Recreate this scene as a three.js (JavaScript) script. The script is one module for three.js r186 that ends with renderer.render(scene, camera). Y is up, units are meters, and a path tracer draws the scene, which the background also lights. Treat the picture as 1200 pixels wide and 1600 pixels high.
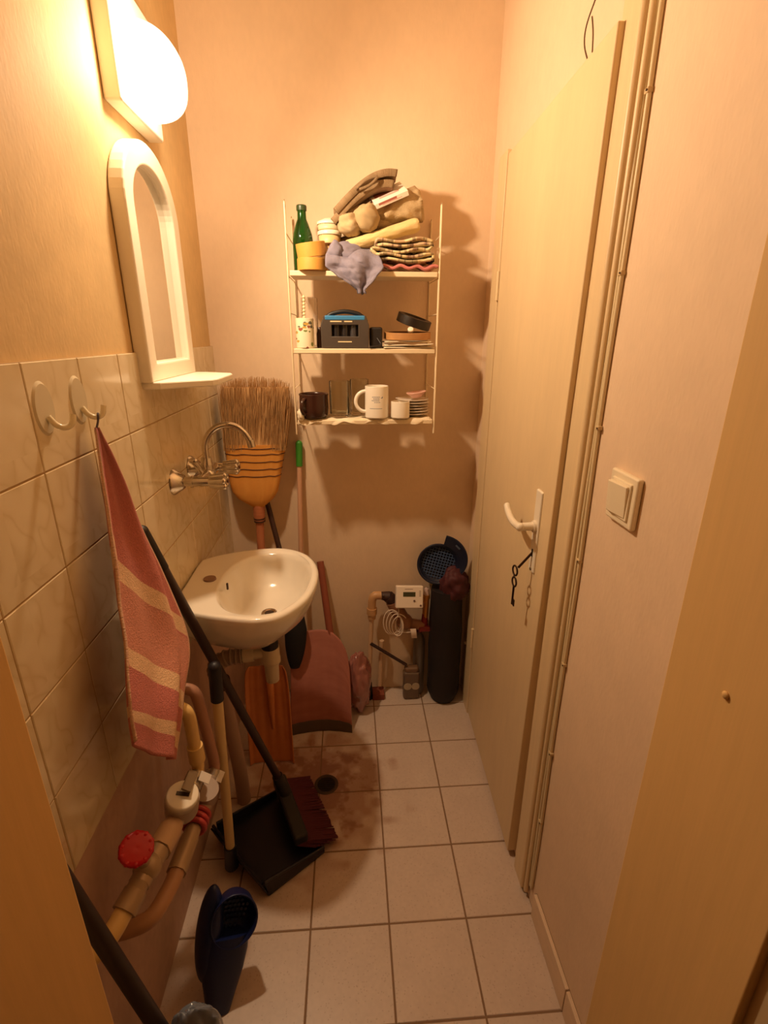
import * as THREE from 'three';
import { RoundedBoxGeometry } from 'three/addons/geometries/RoundedBoxGeometry.js';
import { mergeGeometries, mergeVertices } from 'three/addons/utils/BufferGeometryUtils.js';

// ---------------------------------------------------------------- camera, light, exposure
const scene = new THREE.Scene();
scene.background = new THREE.Color(0x000000);
const camera = new THREE.PerspectiveCamera(91.26, 1200 / 1600, 0.02, 20);
camera.position.set(0, 1.4513, 0);
camera.up.set(0.01922, 0.94266, -0.3332);
camera.lookAt(0.06531, 1.4513 - 0.33374, -0.9404);
const renderer = new THREE.WebGLRenderer({ antialias: true });
renderer.toneMapping = THREE.LinearToneMapping;
renderer.toneMappingExposure = 1.1;
renderer.shadowMap.enabled = true;
const LAMP = { x: -0.348, y: 1.95, z: -1.24, color: [1.0, 0.745, 0.48], power: 2.2 };

// ---------------------------------------------------------------- helpers
const XL = -0.452, XP = -0.46, XR = 0.465, ZB = -1.80;   // tile face, plaster face, right wall, back wall
const V = (x, y, z) => new THREE.Vector3(x, y, z);
let seed = 12345;
const rnd = () => { seed = (seed * 1664525 + 1013904223) >>> 0; return seed / 4294967296; };
const rr = (a, b) => a + (b - a) * rnd();
function hash(x, y, s) { let h = (x * 374761393 + y * 668265263 + s * 1442695041) | 0; h = Math.imul(h ^ (h >>> 13), 1274126177); h ^= h >>> 16; return (h >>> 0) / 4294967296; }
function vnoise(x, y, s, px = 1e9, py = 1e9) {
  const xi = Math.floor(x), yi = Math.floor(y), fx = x - xi, fy = y - yi;
  const u = fx * fx * (3 - 2 * fx), v = fy * fy * (3 - 2 * fy);
  const m = (a, p) => ((a % p) + p) % p;
  const a = hash(m(xi, px), m(yi, py), s), b = hash(m(xi + 1, px), m(yi, py), s), c = hash(m(xi, px), m(yi + 1, py), s), d = hash(m(xi + 1, px), m(yi + 1, py), s);
  return a + (b - a) * u + (c - a) * v + (a - b - c + d) * u * v;
}
function n3(x, y, z, s = 1) { return (vnoise(x + z * 0.71, y + z * 0.37, s) + vnoise(y + 7.3 - z * 0.5, z + x * 0.33, s + 9)) - 1; }
function dataTex(w, h, fn, srgb = true) {
  const d = new Uint8Array(w * h * 4);
  for (let j = 0; j < h; j++) for (let i = 0; i < w; i++) {
    const c = fn(i / w, j / h, i, j), k = (j * w + i) * 4;
    d[k] = Math.max(0, Math.min(255, c[0] * 255)); d[k + 1] = Math.max(0, Math.min(255, c[1] * 255)); d[k + 2] = Math.max(0, Math.min(255, c[2] * 255)); d[k + 3] = 255;
  }
  const t = new THREE.DataTexture(d, w, h, THREE.RGBAFormat);
  t.wrapS = t.wrapT = THREE.RepeatWrapping; t.magFilter = THREE.LinearFilter; t.minFilter = THREE.LinearMipmapLinearFilter; t.generateMipmaps = true;
  if (srgb) t.colorSpace = THREE.SRGBColorSpace;
  t.needsUpdate = true; return t;
}
function canvasTex(w, h, draw) {
  const c = document.createElement('canvas'); c.width = w; c.height = h; draw(c.getContext('2d'), w, h);
  const t = new THREE.CanvasTexture(c); t.colorSpace = THREE.SRGBColorSpace; t.wrapS = t.wrapT = THREE.RepeatWrapping; return t;
}
const hex = (s) => { const c = parseInt(s.slice(1), 16); return [(c >> 16 & 255) / 255, (c >> 8 & 255) / 255, (c & 255) / 255]; };
const mix3 = (a, b, t) => [a[0] + (b[0] - a[0]) * t, a[1] + (b[1] - a[1]) * t, a[2] + (b[2] - a[2]) * t];
function mat(color, roughness = 0.6, o = {}) { return new THREE.MeshPhysicalMaterial({ color, roughness, ...o }); }
function mottled(a, b, fx, fy, s) {   // tileable two-tone grain
  const A = hex(a), B = hex(b);
  return dataTex(128, 128, (u, v) => mix3(A, B, 0.55 * vnoise(u * fx, v * fy, s, fx, fy) + 0.3 * vnoise(u * fx * 3, v * fy * 3, s + 1, fx * 3, fy * 3) + 0.15 * hash(u * 128 | 0, v * 128 | 0, s)));
}
const used = new Map();
function numbered(n) { const k = used.get(n) || 0; used.set(n, k + 1); return k ? `${n}_${String(k).padStart(3, '0')}` : n; }
function sh(m) { m.castShadow = true; m.receiveShadow = true; return m; }
function structure(name, geom, m, parent) {
  const o = sh(new THREE.Mesh(geom, m)); o.name = parent ? name : numbered(name);
  if (!parent) { o.userData.kind = 'structure'; scene.add(o); } else parent.add(o);
  return o;
}
// a thing: Group standing at its base; its parts are given in world metres and moved into the group's frame
function thing(name, label, category, base, group) {
  const o = new THREE.Group(); o.name = numbered(name); o.position.set(...base); scene.add(o);
  o.userData = { label, category }; if (group) o.userData.group = group; return o;
}
function rootPos(o) { let r = o; while (r.parent && r.parent !== scene) r = r.parent; return r.position; }
function part(name, geom, m, parent, label) {
  const p = rootPos(parent); const g = geom.clone(); g.translate(-p.x, -p.y, -p.z);
  const o = sh(new THREE.Mesh(g, m)); o.name = name; if (label) o.userData.label = label; parent.add(o); return o;
}
function single(name, geom, m, label, category, base, group) {   // a thing that is one mesh
  const g = geom.clone(); g.translate(-base[0], -base[1], -base[2]);
  const o = sh(new THREE.Mesh(g, m)); o.name = numbered(name); o.position.set(...base); o.userData = { label, category }; if (group) o.userData.group = group; scene.add(o); return o;
}
function merge(list) {
  const l = list.map((g) => { const h = g.index ? g.toNonIndexed() : g.clone(); for (const k of Object.keys(h.attributes)) if (!['position', 'normal', 'uv'].includes(k)) h.deleteAttribute(k); return h; });
  return mergeGeometries(l);
}
function boxUV(g, w, h, d) {   // box uv in metres
  const uv = g.attributes.uv, s = [[d, h], [d, h], [w, d], [w, d], [w, h], [w, h]];
  for (let f = 0; f < 6; f++) for (let i = 0; i < 4; i++) { const k = f * 4 + i; uv.setXY(k, uv.getX(k) * s[f][0], uv.getY(k) * s[f][1]); }
  return g;
}
const B = (x0, x1, y0, y1, z0, z1) => boxUV(new THREE.BoxGeometry(x1 - x0, y1 - y0, z1 - z0), x1 - x0, y1 - y0, z1 - z0).translate((x0 + x1) / 2, (y0 + y1) / 2, (z0 + z1) / 2);
function RB(x0, x1, y0, y1, z0, z1, r = 0.003, seg = 2) { return new RoundedBoxGeometry(x1 - x0, y1 - y0, z1 - z0, seg, r).translate((x0 + x1) / 2, (y0 + y1) / 2, (z0 + z1) / 2); }
function rod(a, b, r0, r1 = r0, seg = 16, caps = true) {
  const d = V().subVectors(b, a), L = d.length();
  const g = new THREE.CylinderGeometry(r1, r0, L, seg, 1, !caps);
  g.applyQuaternion(new THREE.Quaternion().setFromUnitVectors(V(0, 1, 0), d.normalize()));
  return g.translate((a.x + b.x) / 2, (a.y + b.y) / 2, (a.z + b.z) / 2);
}
function tube(pts, r, n = 32, rad = 10, closed = false) { return new THREE.TubeGeometry(new THREE.CatmullRomCurve3(pts, closed, 'catmullrom', 0.5), n, r, rad, closed); }
function lathe(prof, seg = 32) { return new THREE.LatheGeometry(prof.map((p) => new THREE.Vector2(p[0], p[1])), seg); }
function along(g, at, dir) { g.applyQuaternion(new THREE.Quaternion().setFromUnitVectors(V(0, 1, 0), dir.clone().normalize())); return g.translate(at.x, at.y, at.z); }
function uvByHeight(g) { g.computeBoundingBox(); const p = g.attributes.position, uv = g.attributes.uv, b = g.boundingBox; for (let i = 0; i < p.count; i++) uv.setY(i, (p.getY(i) - b.min.y) / (b.max.y - b.min.y)); return g; }
const ball = (c, r, sx = 1, sy = 1, sz = 1, seg = 20) => new THREE.SphereGeometry(r, seg, Math.max(8, seg * 0.7 | 0)).scale(sx, sy, sz).translate(c.x, c.y, c.z);
// a closed sheet with thickness from a surface function
function sheet(fn, nu, nv, th) {
  const P = [], e = 1e-3;
  for (let j = 0; j <= nv; j++) for (let i = 0; i <= nu; i++) {
    const u = i / nu, v = j / nv, p = fn(u, v);
    const du = fn(Math.min(1, u + e), v).clone().sub(fn(Math.max(0, u - e), v)), dv = fn(u, Math.min(1, v + e)).clone().sub(fn(u, Math.max(0, v - e)));
    const n = du.cross(dv); if (n.lengthSq() < 1e-16) n.set(0, 0, 1); n.normalize(); P.push([p, n, u, v]);
  }
  const pos = [], uv = [], idx = [], N = (nu + 1) * (nv + 1);
  for (const s of [0.5, -0.5]) for (const [p, n, u, v] of P) { pos.push(p.x + n.x * th * s, p.y + n.y * th * s, p.z + n.z * th * s); uv.push(u, v); }
  const k = (i, j) => j * (nu + 1) + i;
  for (let j = 0; j < nv; j++) for (let i = 0; i < nu; i++) {
    const a = k(i, j), b = k(i + 1, j), c = k(i + 1, j + 1), d = k(i, j + 1);
    idx.push(a, b, c, a, c, d, a + N, c + N, b + N, a + N, d + N, c + N);
  }
  const edge = (a, b) => idx.push(a, a + N, b, b, a + N, b + N);
  for (let i = 0; i < nu; i++) { edge(k(i, 0), k(i + 1, 0)); edge(k(i + 1, nv), k(i, nv)); }
  for (let j = 0; j < nv; j++) { edge(k(0, j + 1), k(0, j)); edge(k(nu, j), k(nu, j + 1)); }
  const g = new THREE.BufferGeometry();
  g.setAttribute('position', new THREE.Float32BufferAttribute(pos, 3)); g.setAttribute('uv', new THREE.Float32BufferAttribute(uv, 2)); g.setIndex(idx); g.computeVertexNormals(); return g;
}
// rings of points joined into one skin
function loft(rings, capA = true, capB = true) {
  const n = rings[0].length, pos = [], uv = [], idx = [];
  rings.forEach((r, j) => { for (let i = 0; i <= n; i++) { const p = r[i % n]; pos.push(p.x, p.y, p.z); uv.push(i / n, j / (rings.length - 1)); } });
  for (let j = 0; j < rings.length - 1; j++) for (let i = 0; i < n; i++) { const a = j * (n + 1) + i, b = a + 1, c = a + n + 2, d = a + n + 1; idx.push(a, b, c, a, c, d); }
  const cap = (r, flip) => { const c = V(); r.forEach((p) => c.add(p)); c.divideScalar(n); const o = pos.length / 3; pos.push(c.x, c.y, c.z); uv.push(.5, .5); r.forEach((p, i) => { pos.push(p.x, p.y, p.z); uv.push(i / n, 0); }); for (let i = 0; i < n; i++) { const a = o + 1 + i, b = o + 1 + (i + 1) % n; flip ? idx.push(o, b, a) : idx.push(o, a, b); } };
  if (capA) cap(rings[0], true); if (capB) cap(rings[rings.length - 1], false);
  const g = new THREE.BufferGeometry();
  g.setAttribute('position', new THREE.Float32BufferAttribute(pos, 3)); g.setAttribute('uv', new THREE.Float32BufferAttribute(uv, 2)); g.setIndex(idx); g.computeVertexNormals();
  return g;
}
function smooth(g) { const h = g.clone(); h.deleteAttribute('normal'); h.deleteAttribute('uv'); const m = mergeVertices(h, 1e-6); m.computeVertexNormals(); m.setAttribute('uv', new THREE.Float32BufferAttribute(new Float32Array(m.attributes.position.count * 2), 2)); return m; }
function crumple(c, rx, ry, rz, amp, f, s, seg = 40) {   // a crumpled lump
  const g = new THREE.SphereGeometry(1, seg, seg * 0.7 | 0), p = g.attributes.position;
  for (let i = 0; i < p.count; i++) {
    const v = V().fromBufferAttribute(p, i), k = 1 + amp * (n3(v.x * f, v.y * f, v.z * f, s) + 0.5 * Math.abs(n3(v.x * f * 2.3, v.y * f * 2.3, v.z * f * 2.3, s + 3)));
    p.setXYZ(i, c.x + v.x * rx * k, c.y + v.y * ry * k, c.z + v.z * rz * k);
  }
  return smooth(g);
}
function bevelTile(x0, x1, z0, z1, y0, y1, b) {   // flat tile in the xz plane with chamfered arris, uv = world x, -z in metres
  const q = [[x0, z0], [x1, z0], [x1, z1], [x0, z1]], qi = [[x0 + b, z0 + b], [x1 - b, z0 + b], [x1 - b, z1 - b], [x0 + b, z1 - b]];
  const pos = [], uv = [], put = (...l) => l.forEach(([x, y, z]) => { pos.push(x, y, z); uv.push(x, -z); });
  const T = qi.map(([x, z]) => [x, y1, z]), M = q.map(([x, z]) => [x, y1 - b, z]), L = q.map(([x, z]) => [x, y0, z]);
  put(T[0], T[2], T[1], T[0], T[3], T[2]);
  for (let i = 0; i < 4; i++) { const j = (i + 1) % 4; put(M[i], T[j], M[j], M[i], T[i], T[j], L[i], M[j], L[j], L[i], M[i], M[j]); }
  const g = new THREE.BufferGeometry(); g.setAttribute('position', new THREE.Float32BufferAttribute(pos, 3)); g.setAttribute('uv', new THREE.Float32BufferAttribute(uv, 2)); g.computeVertexNormals(); return g;
}

// ---------------------------------------------------------------- surface materials
const paintBump = dataTex(512, 512, (u, v, i, j) => { const a = 0.45 * vnoise(u * 160, v * 48, 3, 160, 48) + 0.3 * vnoise(u * 90, v * 90, 4, 90, 90) + 0.25 * vnoise(u * 14, v * 14, 5, 14, 14); return [a, a, a]; }, false);
paintBump.repeat.set(2, 2);
function paint(c, v, s) {
  const A = hex(c);
  const t = dataTex(256, 256, (u, w) => { const k = 1 + v * (vnoise(u * 6, w * 6, s, 6, 6) + 0.6 * vnoise(u * 23, w * 23, s + 1, 23, 23) + 0.5 * vnoise(u * 120, w * 60, s + 2, 120, 60) - 1.05); return [A[0] * k, A[1] * k, A[2] * k]; });
  return mat(0xffffff, 0.72, { map: t, bumpMap: paintBump, bumpScale: 0.0003 });
}
const mBack = paint('#e6c9a8', 0.03, 21), mRight = paint('#e6c9aa', 0.03, 31), mLeft = paint('#dabb88', 0.07, 41), mCeil = paint('#e2d6c2', 0.04, 51), mLow = paint('#c3a08c', 0.10, 61), mJamb = paint('#e2b878', 0.03, 71), mHall = paint('#cfb48a', 0.04, 81);
mJamb.bumpMap = null;
const doorPaint = paint('#e2c79c', 0.03, 91); doorPaint.roughness = 0.5;
const casingPaint = paint('#e2c79c', 0.03, 95); casingPaint.roughness = 0.42; doorPaint.bumpMap = null; casingPaint.bumpMap = null;
const grout = mat('#8a6c52', 0.9);
const wallGrout = mat('#a98a5e', 0.9);

// ---------------------------------------------------------------- the room shell
// floor: screed with a ceramic tile grid
const floor = structure('floor', B(-0.56, 0.58, -0.12, -0.0015, -1.92, -0.2), grout);
const SX = 0.204, FX = 0.0784, FZ = -1.688;
const blot = (x, z) => {   // the brown scum round the drain: blotches with an outline of their own
  const dx = (x + 0.14) / 0.21, dz = (z + 1.31) / 0.20, r = Math.sqrt(dx * dx + dz * dz);
  const n = vnoise(x * 26 + 50, z * 26 + 90, 7) * 0.5 + vnoise(x * 60 + 50, z * 60 + 90, 8) * 0.35 + vnoise(x * 140, z * 140 + 400, 9) * 0.15;
  return Math.max(0, Math.min(1, (1.18 - r * 0.9 + (n - 0.5) * 1.9 - 0.42) * 2.4)) * Math.max(0, Math.min(1, (1.25 - r) * 4)) ;
};
const floorMap = dataTex(512, 1024, (u, v) => {
  const x = u * 1.0 - 0.5, z = -v * 2.0;
  let c = mix3([0.80, 0.715, 0.655], [0.85, 0.765, 0.70], 0.5 * vnoise(u * 18, v * 36, 1) + 0.5 * vnoise(u * 170, v * 340, 2));
  if (hash(u * 512 | 0, v * 1024 | 0, 5) > 0.985) c = mix3(c, [0.62, 0.5, 0.42], 0.5);
  const b = blot(x, z), e = Math.max(0, Math.min(1, (1.35 - Math.hypot((x + 0.15) / 0.2, (z + 1.3) / 0.2) + (vnoise(x * 30 + 9, z * 30 + 70, 17) - 0.5) * 1.1) * 2)); c = mix3(c, [0.56, 0.36, 0.26], e * 0.42); c = mix3(c, [0.47, 0.27, 0.18], b * 0.5);
  return c;
});
floorMap.wrapS = floorMap.wrapT = THREE.RepeatWrapping; floorMap.offset.set(0.5, 0); floorMap.repeat.set(1, 0.5);
const mFloorTile = mat(0xffffff, 0.36, { map: floorMap });
for (let i = -3; i <= 2; i++) for (let j = -1; j <= 6; j++) {
  const g = 0.0022, x0 = Math.max(-0.46, FX + i * SX + g), x1 = Math.min(XR, FX + (i + 1) * SX - g), z0 = Math.max(ZB, FZ + j * SX + g), z1 = Math.min(-0.2, FZ + (j + 1) * SX - g);
  if (x1 - x0 < 0.01 || z1 - z0 < 0.01) continue;
  structure('tile', bevelTile(x0, x1, z0, z1, -0.002, rr(-0.0003, 0.0002), 0.0012), mFloorTile, floor);
}
structure('floor_hall', B(-1.0, 1.0, -0.12, 0, -0.2, 1.3), mat('#8a6a4c', 0.6));
structure('ceiling', B(-1.1, 1.1, 2.5, 2.6, -1.95, 1.4), mCeil);
structure('wall_back', B(-0.56, 0.58, 0, 2.5, -1.92, ZB), mBack);
structure('wall_right', B(XR, 0.58, 0, 2.5, ZB, -0.45), mRight);
const wallLeft = structure('wall_left', B(-0.58, XP, 0, 2.5, ZB, -0.45), mLeft);
structure('plaster_strip', B(XP - 0.001, XP + 0.003, 0, 0.644, ZB, -0.45), mLow, wallLeft);
// glazed wall tiles, five courses
const marble = [11, 12, 13].map((s) => dataTex(128, 128, (u, v) => {
  const w = u + 0.25 * vnoise(u * 4, v * 4, s), k = Math.abs(vnoise(w * 5, v * 5 + w * 3, s + 5) - 0.5) * 2;
  return mix3([0.895, 0.83, 0.70], [0.84, 0.76, 0.61], Math.pow(1 - k, 3) * 0.8 + 0.2 * vnoise(u * 9, v * 9, s + 9));
}));
const mTile = marble.map((t) => { t.repeat.set(6.2, 6.2); return mat(0xffffff, 0.16, { map: t, clearcoat: 0.3, clearcoatRoughness: 0.1 }); });
const TY = [1.414, 1.2562, 1.1022, 0.948, 0.794, 0.640];
structure('tile_grout', B(XP, XL - 0.0012, 0.640, 1.4135, ZB, -0.45), wallGrout, wallLeft);
for (let r = 0; r < 5; r++) for (let k = -2; k <= 7; k++) {
  const z1 = Math.min(-0.452, -0.752 - (k - 1) * 0.1545 + 0 - 0.001), z0 = Math.max(ZB, -0.752 - k * 0.1545 + 0.001);
  if (z1 - z0 < 0.008) continue;
  // tile built flat, then stood up on the wall: local x -> -z, local z -> y
  const g = bevelTile(-z1, -z0, TY[r + 1] + 0.001, TY[r] - 0.001, XP, XL + rr(-0.0004, 0.0003), 0.0013);
  const p = g.attributes.position, uv = g.attributes.uv;
  for (let i = 0; i < p.count; i++) { const a = p.getX(i), h = p.getY(i), b = p.getZ(i); p.setXYZ(i, h, b, -a); uv.setXY(i, a, b); }
  g.computeVertexNormals();
  structure('tile', g, mTile[(r * 5 + k + 20) % 3], wallLeft);
}
// the partition with the entrance opening the camera stands behind
const wf = structure('wall_front', merge([B(-0.56, -0.36, 0, 2.5, -0.45, -0.2), B(0.36, 0.58, 0, 2.5, -0.45, -0.2), B(-0.36, 0.36, 2.08, 2.5, -0.45, -0.2)]), mHall);
structure('trim_1', merge([RB(-0.372, -0.348, 0, 2.08, -0.452, -0.262, 0.003), B(-0.362, -0.358, 0, 2.08, -0.262, -0.19)]), mJamb);
structure('trim_2', merge([RB(0.352, 0.376, 0, 2.08, -0.452, -0.262, 0.003), B(0.37, 0.374, 0, 2.08, -0.262, -0.19), ball(V(0.351, 1.13, -0.367), 0.004, 0.6, 1, 1, 10)]), mJamb);
structure('trim_3', RB(-0.35, 0.352, 2.056, 2.08, -0.452, -0.262, 0.003), mJamb);
structure('wall_hall_left', B(-1.1, -1.0, 0, 2.5, -0.3, 1.4), mHall);
structure('wall_hall_right', B(1.0, 1.1, 0, 2.5, -0.3, 1.4), mHall);
structure('wall_hall_end', B(-1.1, 1.1, 0, 2.5, 1.3, 1.4), mHall);
structure('wall_hall_front', merge([B(-1.0, -0.56, 0, 2.5, -0.3, -0.2), B(0.58, 1.0, 0, 2.5, -0.3, -0.2)]), mHall);
// skirting tiles along the right wall
const bb = structure('baseboard_right', B(XR - 0.006, XR, 0, 0.078, -0.87, -0.45), grout);
for (const [a, b] of [[-0.868, -0.666], [-0.663, -0.462], [-0.459, -0.452]]) structure('tile', RB(XR - 0.010, XR - 0.001, 0.001, 0.08, a, b, 0.0015, 1), mRight, bb);

// ---------------------------------------------------------------- door in the right wall
{
  const d = new THREE.Group(); d.name = 'door_1'; d.userData.kind = 'structure'; scene.add(d);
  const xf = 0.443;
  // the leaf stands slightly proud of its frame and leans a touch
  const leaf = new RoundedBoxGeometry(0.03, 1.905, 0.60, 2, 0.003).translate(0, 0.9725, 0);
  const lp = leaf.attributes.position;
  for (let i = 0; i < lp.count; i++) { const y = lp.getY(i), z = lp.getZ(i); lp.setXYZ(i, lp.getX(i) + xf + 0.011 + (z < 0 ? 0.014 : 0), y, -1.308 + z + (z > 0 ? -0.022 + 0.045 * (y / 1.92) : 0)); }
  leaf.computeVertexNormals();
  part('leaf', leaf, doorPaint, d);
  part('frame', merge([RB(XR - 0.014, XR + 0.01, 0, 2.2, -1.0, -0.935, 0.003), RB(XR - 0.012, XR + 0.01, 0, 1.94, -1.70, -1.622, 0.003)]), casingPaint, d);
  part('moulding', merge([tube([V(XR - 0.012, 0.02, -0.934), V(XR - 0.012, 1.1, -0.932), V(XR - 0.012, 2.2, -0.928)], 0.008, 24, 10), tube([V(XR - 0.008, 0.02, -0.918), V(XR - 0.008, 1.1, -0.915), V(XR - 0.008, 2.2, -0.91)], 0.0065, 24, 10)]), casingPaint, d);
  const white = mat('#ece0cb', 0.35);
  part('lock_plate', RB(0.436, 0.445, 0.905, 1.112, -1.102, -1.066, 0.004), white, d);
  const lev = part('lever', merge([rod(V(0.44, 1.022, -1.086), V(0.398, 1.022, -1.086), 0.011, 0.009), tube([V(0.40, 1.022, -1.080), V(0.395, 1.021, -1.11), V(0.398, 1.02, -1.15), V(0.401, 1.027, -1.185), V(0.402, 1.036, -1.2)], 0.0085, 24, 12), ball(V(0.402, 1.036, -1.2), 0.0085), ball(V(0.399, 1.022, -1.084), 0.0105)]), white, d);
  part('collar', rod(V(0.437, 1.022, -1.086), V(0.43, 1.022, -1.086), 0.015, 0.014, 20), white, lev);
  const screw = mat('#8a7a5c', 0.4, { metalness: 0.6 });
  part('screw', rod(V(0.437, 0.912, -1.083), V(0.434, 0.912, -1.083), 0.004, 0.004, 10), screw, d);
  const dark = mat('#21160f', 0.6);
  part('keyhole', RB(0.434, 0.4365, 0.945, 0.965, -1.087, -1.081, 0.001, 1), dark, d);
  part('crack', tube([V(0.4425, 0.90, -1.097), V(0.4425, 0.85, -1.1), V(0.4425, 0.80, -1.103)], 0.0012, 12, 5), dark, d);
  for (const y of [0.32, 1.55]) part('hinge', rod(V(0.452, y, -1.616), V(0.452, y + 0.08, -1.616), 0.006), casingPaint, d);
}
// two keys: one in the lock, one hanging from it
{
  const km = mat('#3a2519', 0.45, { metalness: 0.7 });
  const bow = (c, r, n) => { const pts = []; for (let i = 0; i < 6; i++) { const a = i / 6 * 6.2832; pts.push(V(c.x + n * Math.cos(a) * r * 0.3, c.y + Math.sin(a) * r, c.z + Math.cos(a) * r)); } return tube(pts, 0.0024, 36, 6, true); };
  const k1 = thing('key', 'dark old key pushed into the door lock plate', 'key', [0.42, 0.91, -1.1], 'two dark keys at the door lock');
  part('shank', rod(V(0.436, 0.955, -1.084), V(0.408, 0.912, -1.092), 0.003), km, k1);
  part('bow', bow(V(0.402, 0.902, -1.096), 0.0125, 0.4), km, k1);
  const k2 = thing('key', 'dark old key hanging upside down below the key in the lock', 'key', [0.402, 0.80, -1.1], 'two dark keys at the door lock');
  part('bow', bow(V(0.402, 0.872, -1.094), 0.012, 0.3), km, k2);
  part('shank', rod(V(0.402, 0.861, -1.094), V(0.404, 0.806, -1.1), 0.0027), km, k2);
  part('bit', RB(0.4025, 0.4055, 0.806, 0.824, -1.1, -1.086, 0.0008, 1), km, k2);
  single('key_ring', tube([V(0.4, 0.891, -1.096), V(0.398, 0.887, -1.09), V(0.4, 0.883, -1.094), V(0.403, 0.887, -1.099)], 0.001, 20, 6, true), km, 'thin wire ring joining the two dark keys', 'key ring', [0.4, 0.883, -1.095]);
}
// thin cables clipped along the door casing
{
  const cm = mat('#e0cba2', 0.45), clip = mat('#cbb083', 0.5), nail = mat('#5a4630', 0.5, { metalness: 0.5 });
  const path = (z, ph) => { const p = []; for (let i = 0; i <= 14; i++) { const y = 0.06 + i * 0.15; p.push(V(XR - 0.004, y, z + 0.0022 * Math.sin(i * 1.3 + ph))); } return p; };
  const labels = ['thin cream cable running up the outer edge of the door casing', 'thin cream cable squeezed between the casing moulding and the outer cable'];
  [-0.896, -0.9055].forEach((z, i) => {
    const c = thing('wall_cable', labels[i], 'cable', [XR - 0.004, 0.06, z], 'cables beside the door');
    part('sheath', tube(path(z, i * 2), 0.0042, 80, 8), cm, c);
    if (!i) for (const y of [0.30, 0.52, 0.77, 1.02, 1.29, 1.55, 1.8]) { const k = part('clip', RB(XR - 0.0092, XR, y - 0.004, y + 0.004, z - 0.006, z + 0.006, 0.0015, 1), clip, c); part('nail', rod(V(XR - 0.011, y, z + 0.003), V(XR - 0.006, y, z + 0.003), 0.0017, 0.0017, 6), nail, k); }
  });
}
single('loose_thread', merge([tube([V(0.4425, 1.935, -1.146), V(0.4425, 1.975, -1.176), V(0.4425, 2.005, -1.178), V(0.4425, 2.03, -1.15), V(0.4425, 2.06, -1.1)], 0.0011, 30, 5), tube([V(0.4425, 1.948, -1.135), V(0.4425, 1.98, -1.142), V(0.4425, 2.01, -1.155)], 0.001, 20, 5)]).translate(XR - 0.0014 - 0.4425, 0, 0), mat('#6a4f33', 0.8), 'thin dark wire curling down the wall above the door', 'wire', [XR, 1.935, -1.15]);
// light switch
{
  const w = mat('#efdfc0', 0.35), s = thing('light_switch', 'cream square rocker light switch on the wall beside the door', 'switch', [XR, 1.148, -0.776]);
  part('surround', RB(XR - 0.011, XR, 1.148, 1.236, -0.818, -0.733, 0.004, 3), w, s);
  part('inner_frame', RB(XR - 0.0145, XR - 0.008, 1.160, 1.224, -0.806, -0.745, 0.002, 2), w, s);
  const r = RB(-0.0045, 0.0045, -0.0275, 0.0275, -0.026, 0.026, 0.002, 2); r.rotateZ(0.07); r.rotateY(0.10); r.translate(XR - 0.0155, 1.192, -0.7755);
  part('rocker', r, w, s);
}

// ---------------------------------------------------------------- wall lamp
{
  const l = thing('wall_lamp', 'glowing opal wall lamp on a white base above the mirror', 'lamp', [XP, 1.868, -1.29]);
  const bm = mat('#f0e8da', 0.4);
  part('base_plate', RB(XP, XP + 0.036, 1.875, 2.10, -1.44, -1.205, 0.006, 3), bm, l);
  const g = new THREE.SphereGeometry(1, 40, 28), p = g.attributes.position;
  for (let i = 0; i < p.count; i++) { const f = (a) => Math.sign(a) * Math.pow(Math.abs(a), 0.8); p.setXYZ(i, XP + 0.036 + Math.max(-0.002, f(p.getX(i)) * 0.09), 1.962 + f(p.getY(i)) * 0.076, -1.322 + f(p.getZ(i)) * 0.104); }
  const sg = smooth(g);
  const em = mat('#fff6e0', 0.4, { emissive: new THREE.Color(1.0, 0.86, 0.66), emissiveIntensity: 1.6 });
  part('glass_shade', sg, em, l, 'glowing white glass shade');
  // the bulb: most of its light is thrown into the room by the reflecting base, the rest spreads all round
  const pl = new THREE.PointLight(new THREE.Color(...LAMP.color), LAMP.power * 0.22, 0, 2); pl.name = 'lamp_light';
  const sl = new THREE.SpotLight(new THREE.Color(...LAMP.color), LAMP.power * 0.82, 0, 1.55, 0.4, 2); sl.name = 'lamp_reflector_light';
  for (const k of [pl, sl]) { k.position.set(LAMP.x - XP, LAMP.y - 1.868, LAMP.z + 1.29); k.castShadow = true; k.shadow.radius = 1.3; k.shadow.mapSize.set(2048, 2048); k.shadow.bias = -0.0005; }
  sl.target.position.set(LAMP.x - XP + 1, LAMP.y - 1.868 - 0.6, LAMP.z + 1.29 + 0.18); sl.target.name = 'lamp_aim'; l.add(sl); l.add(sl.target);
  l.add(pl);
}
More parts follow.
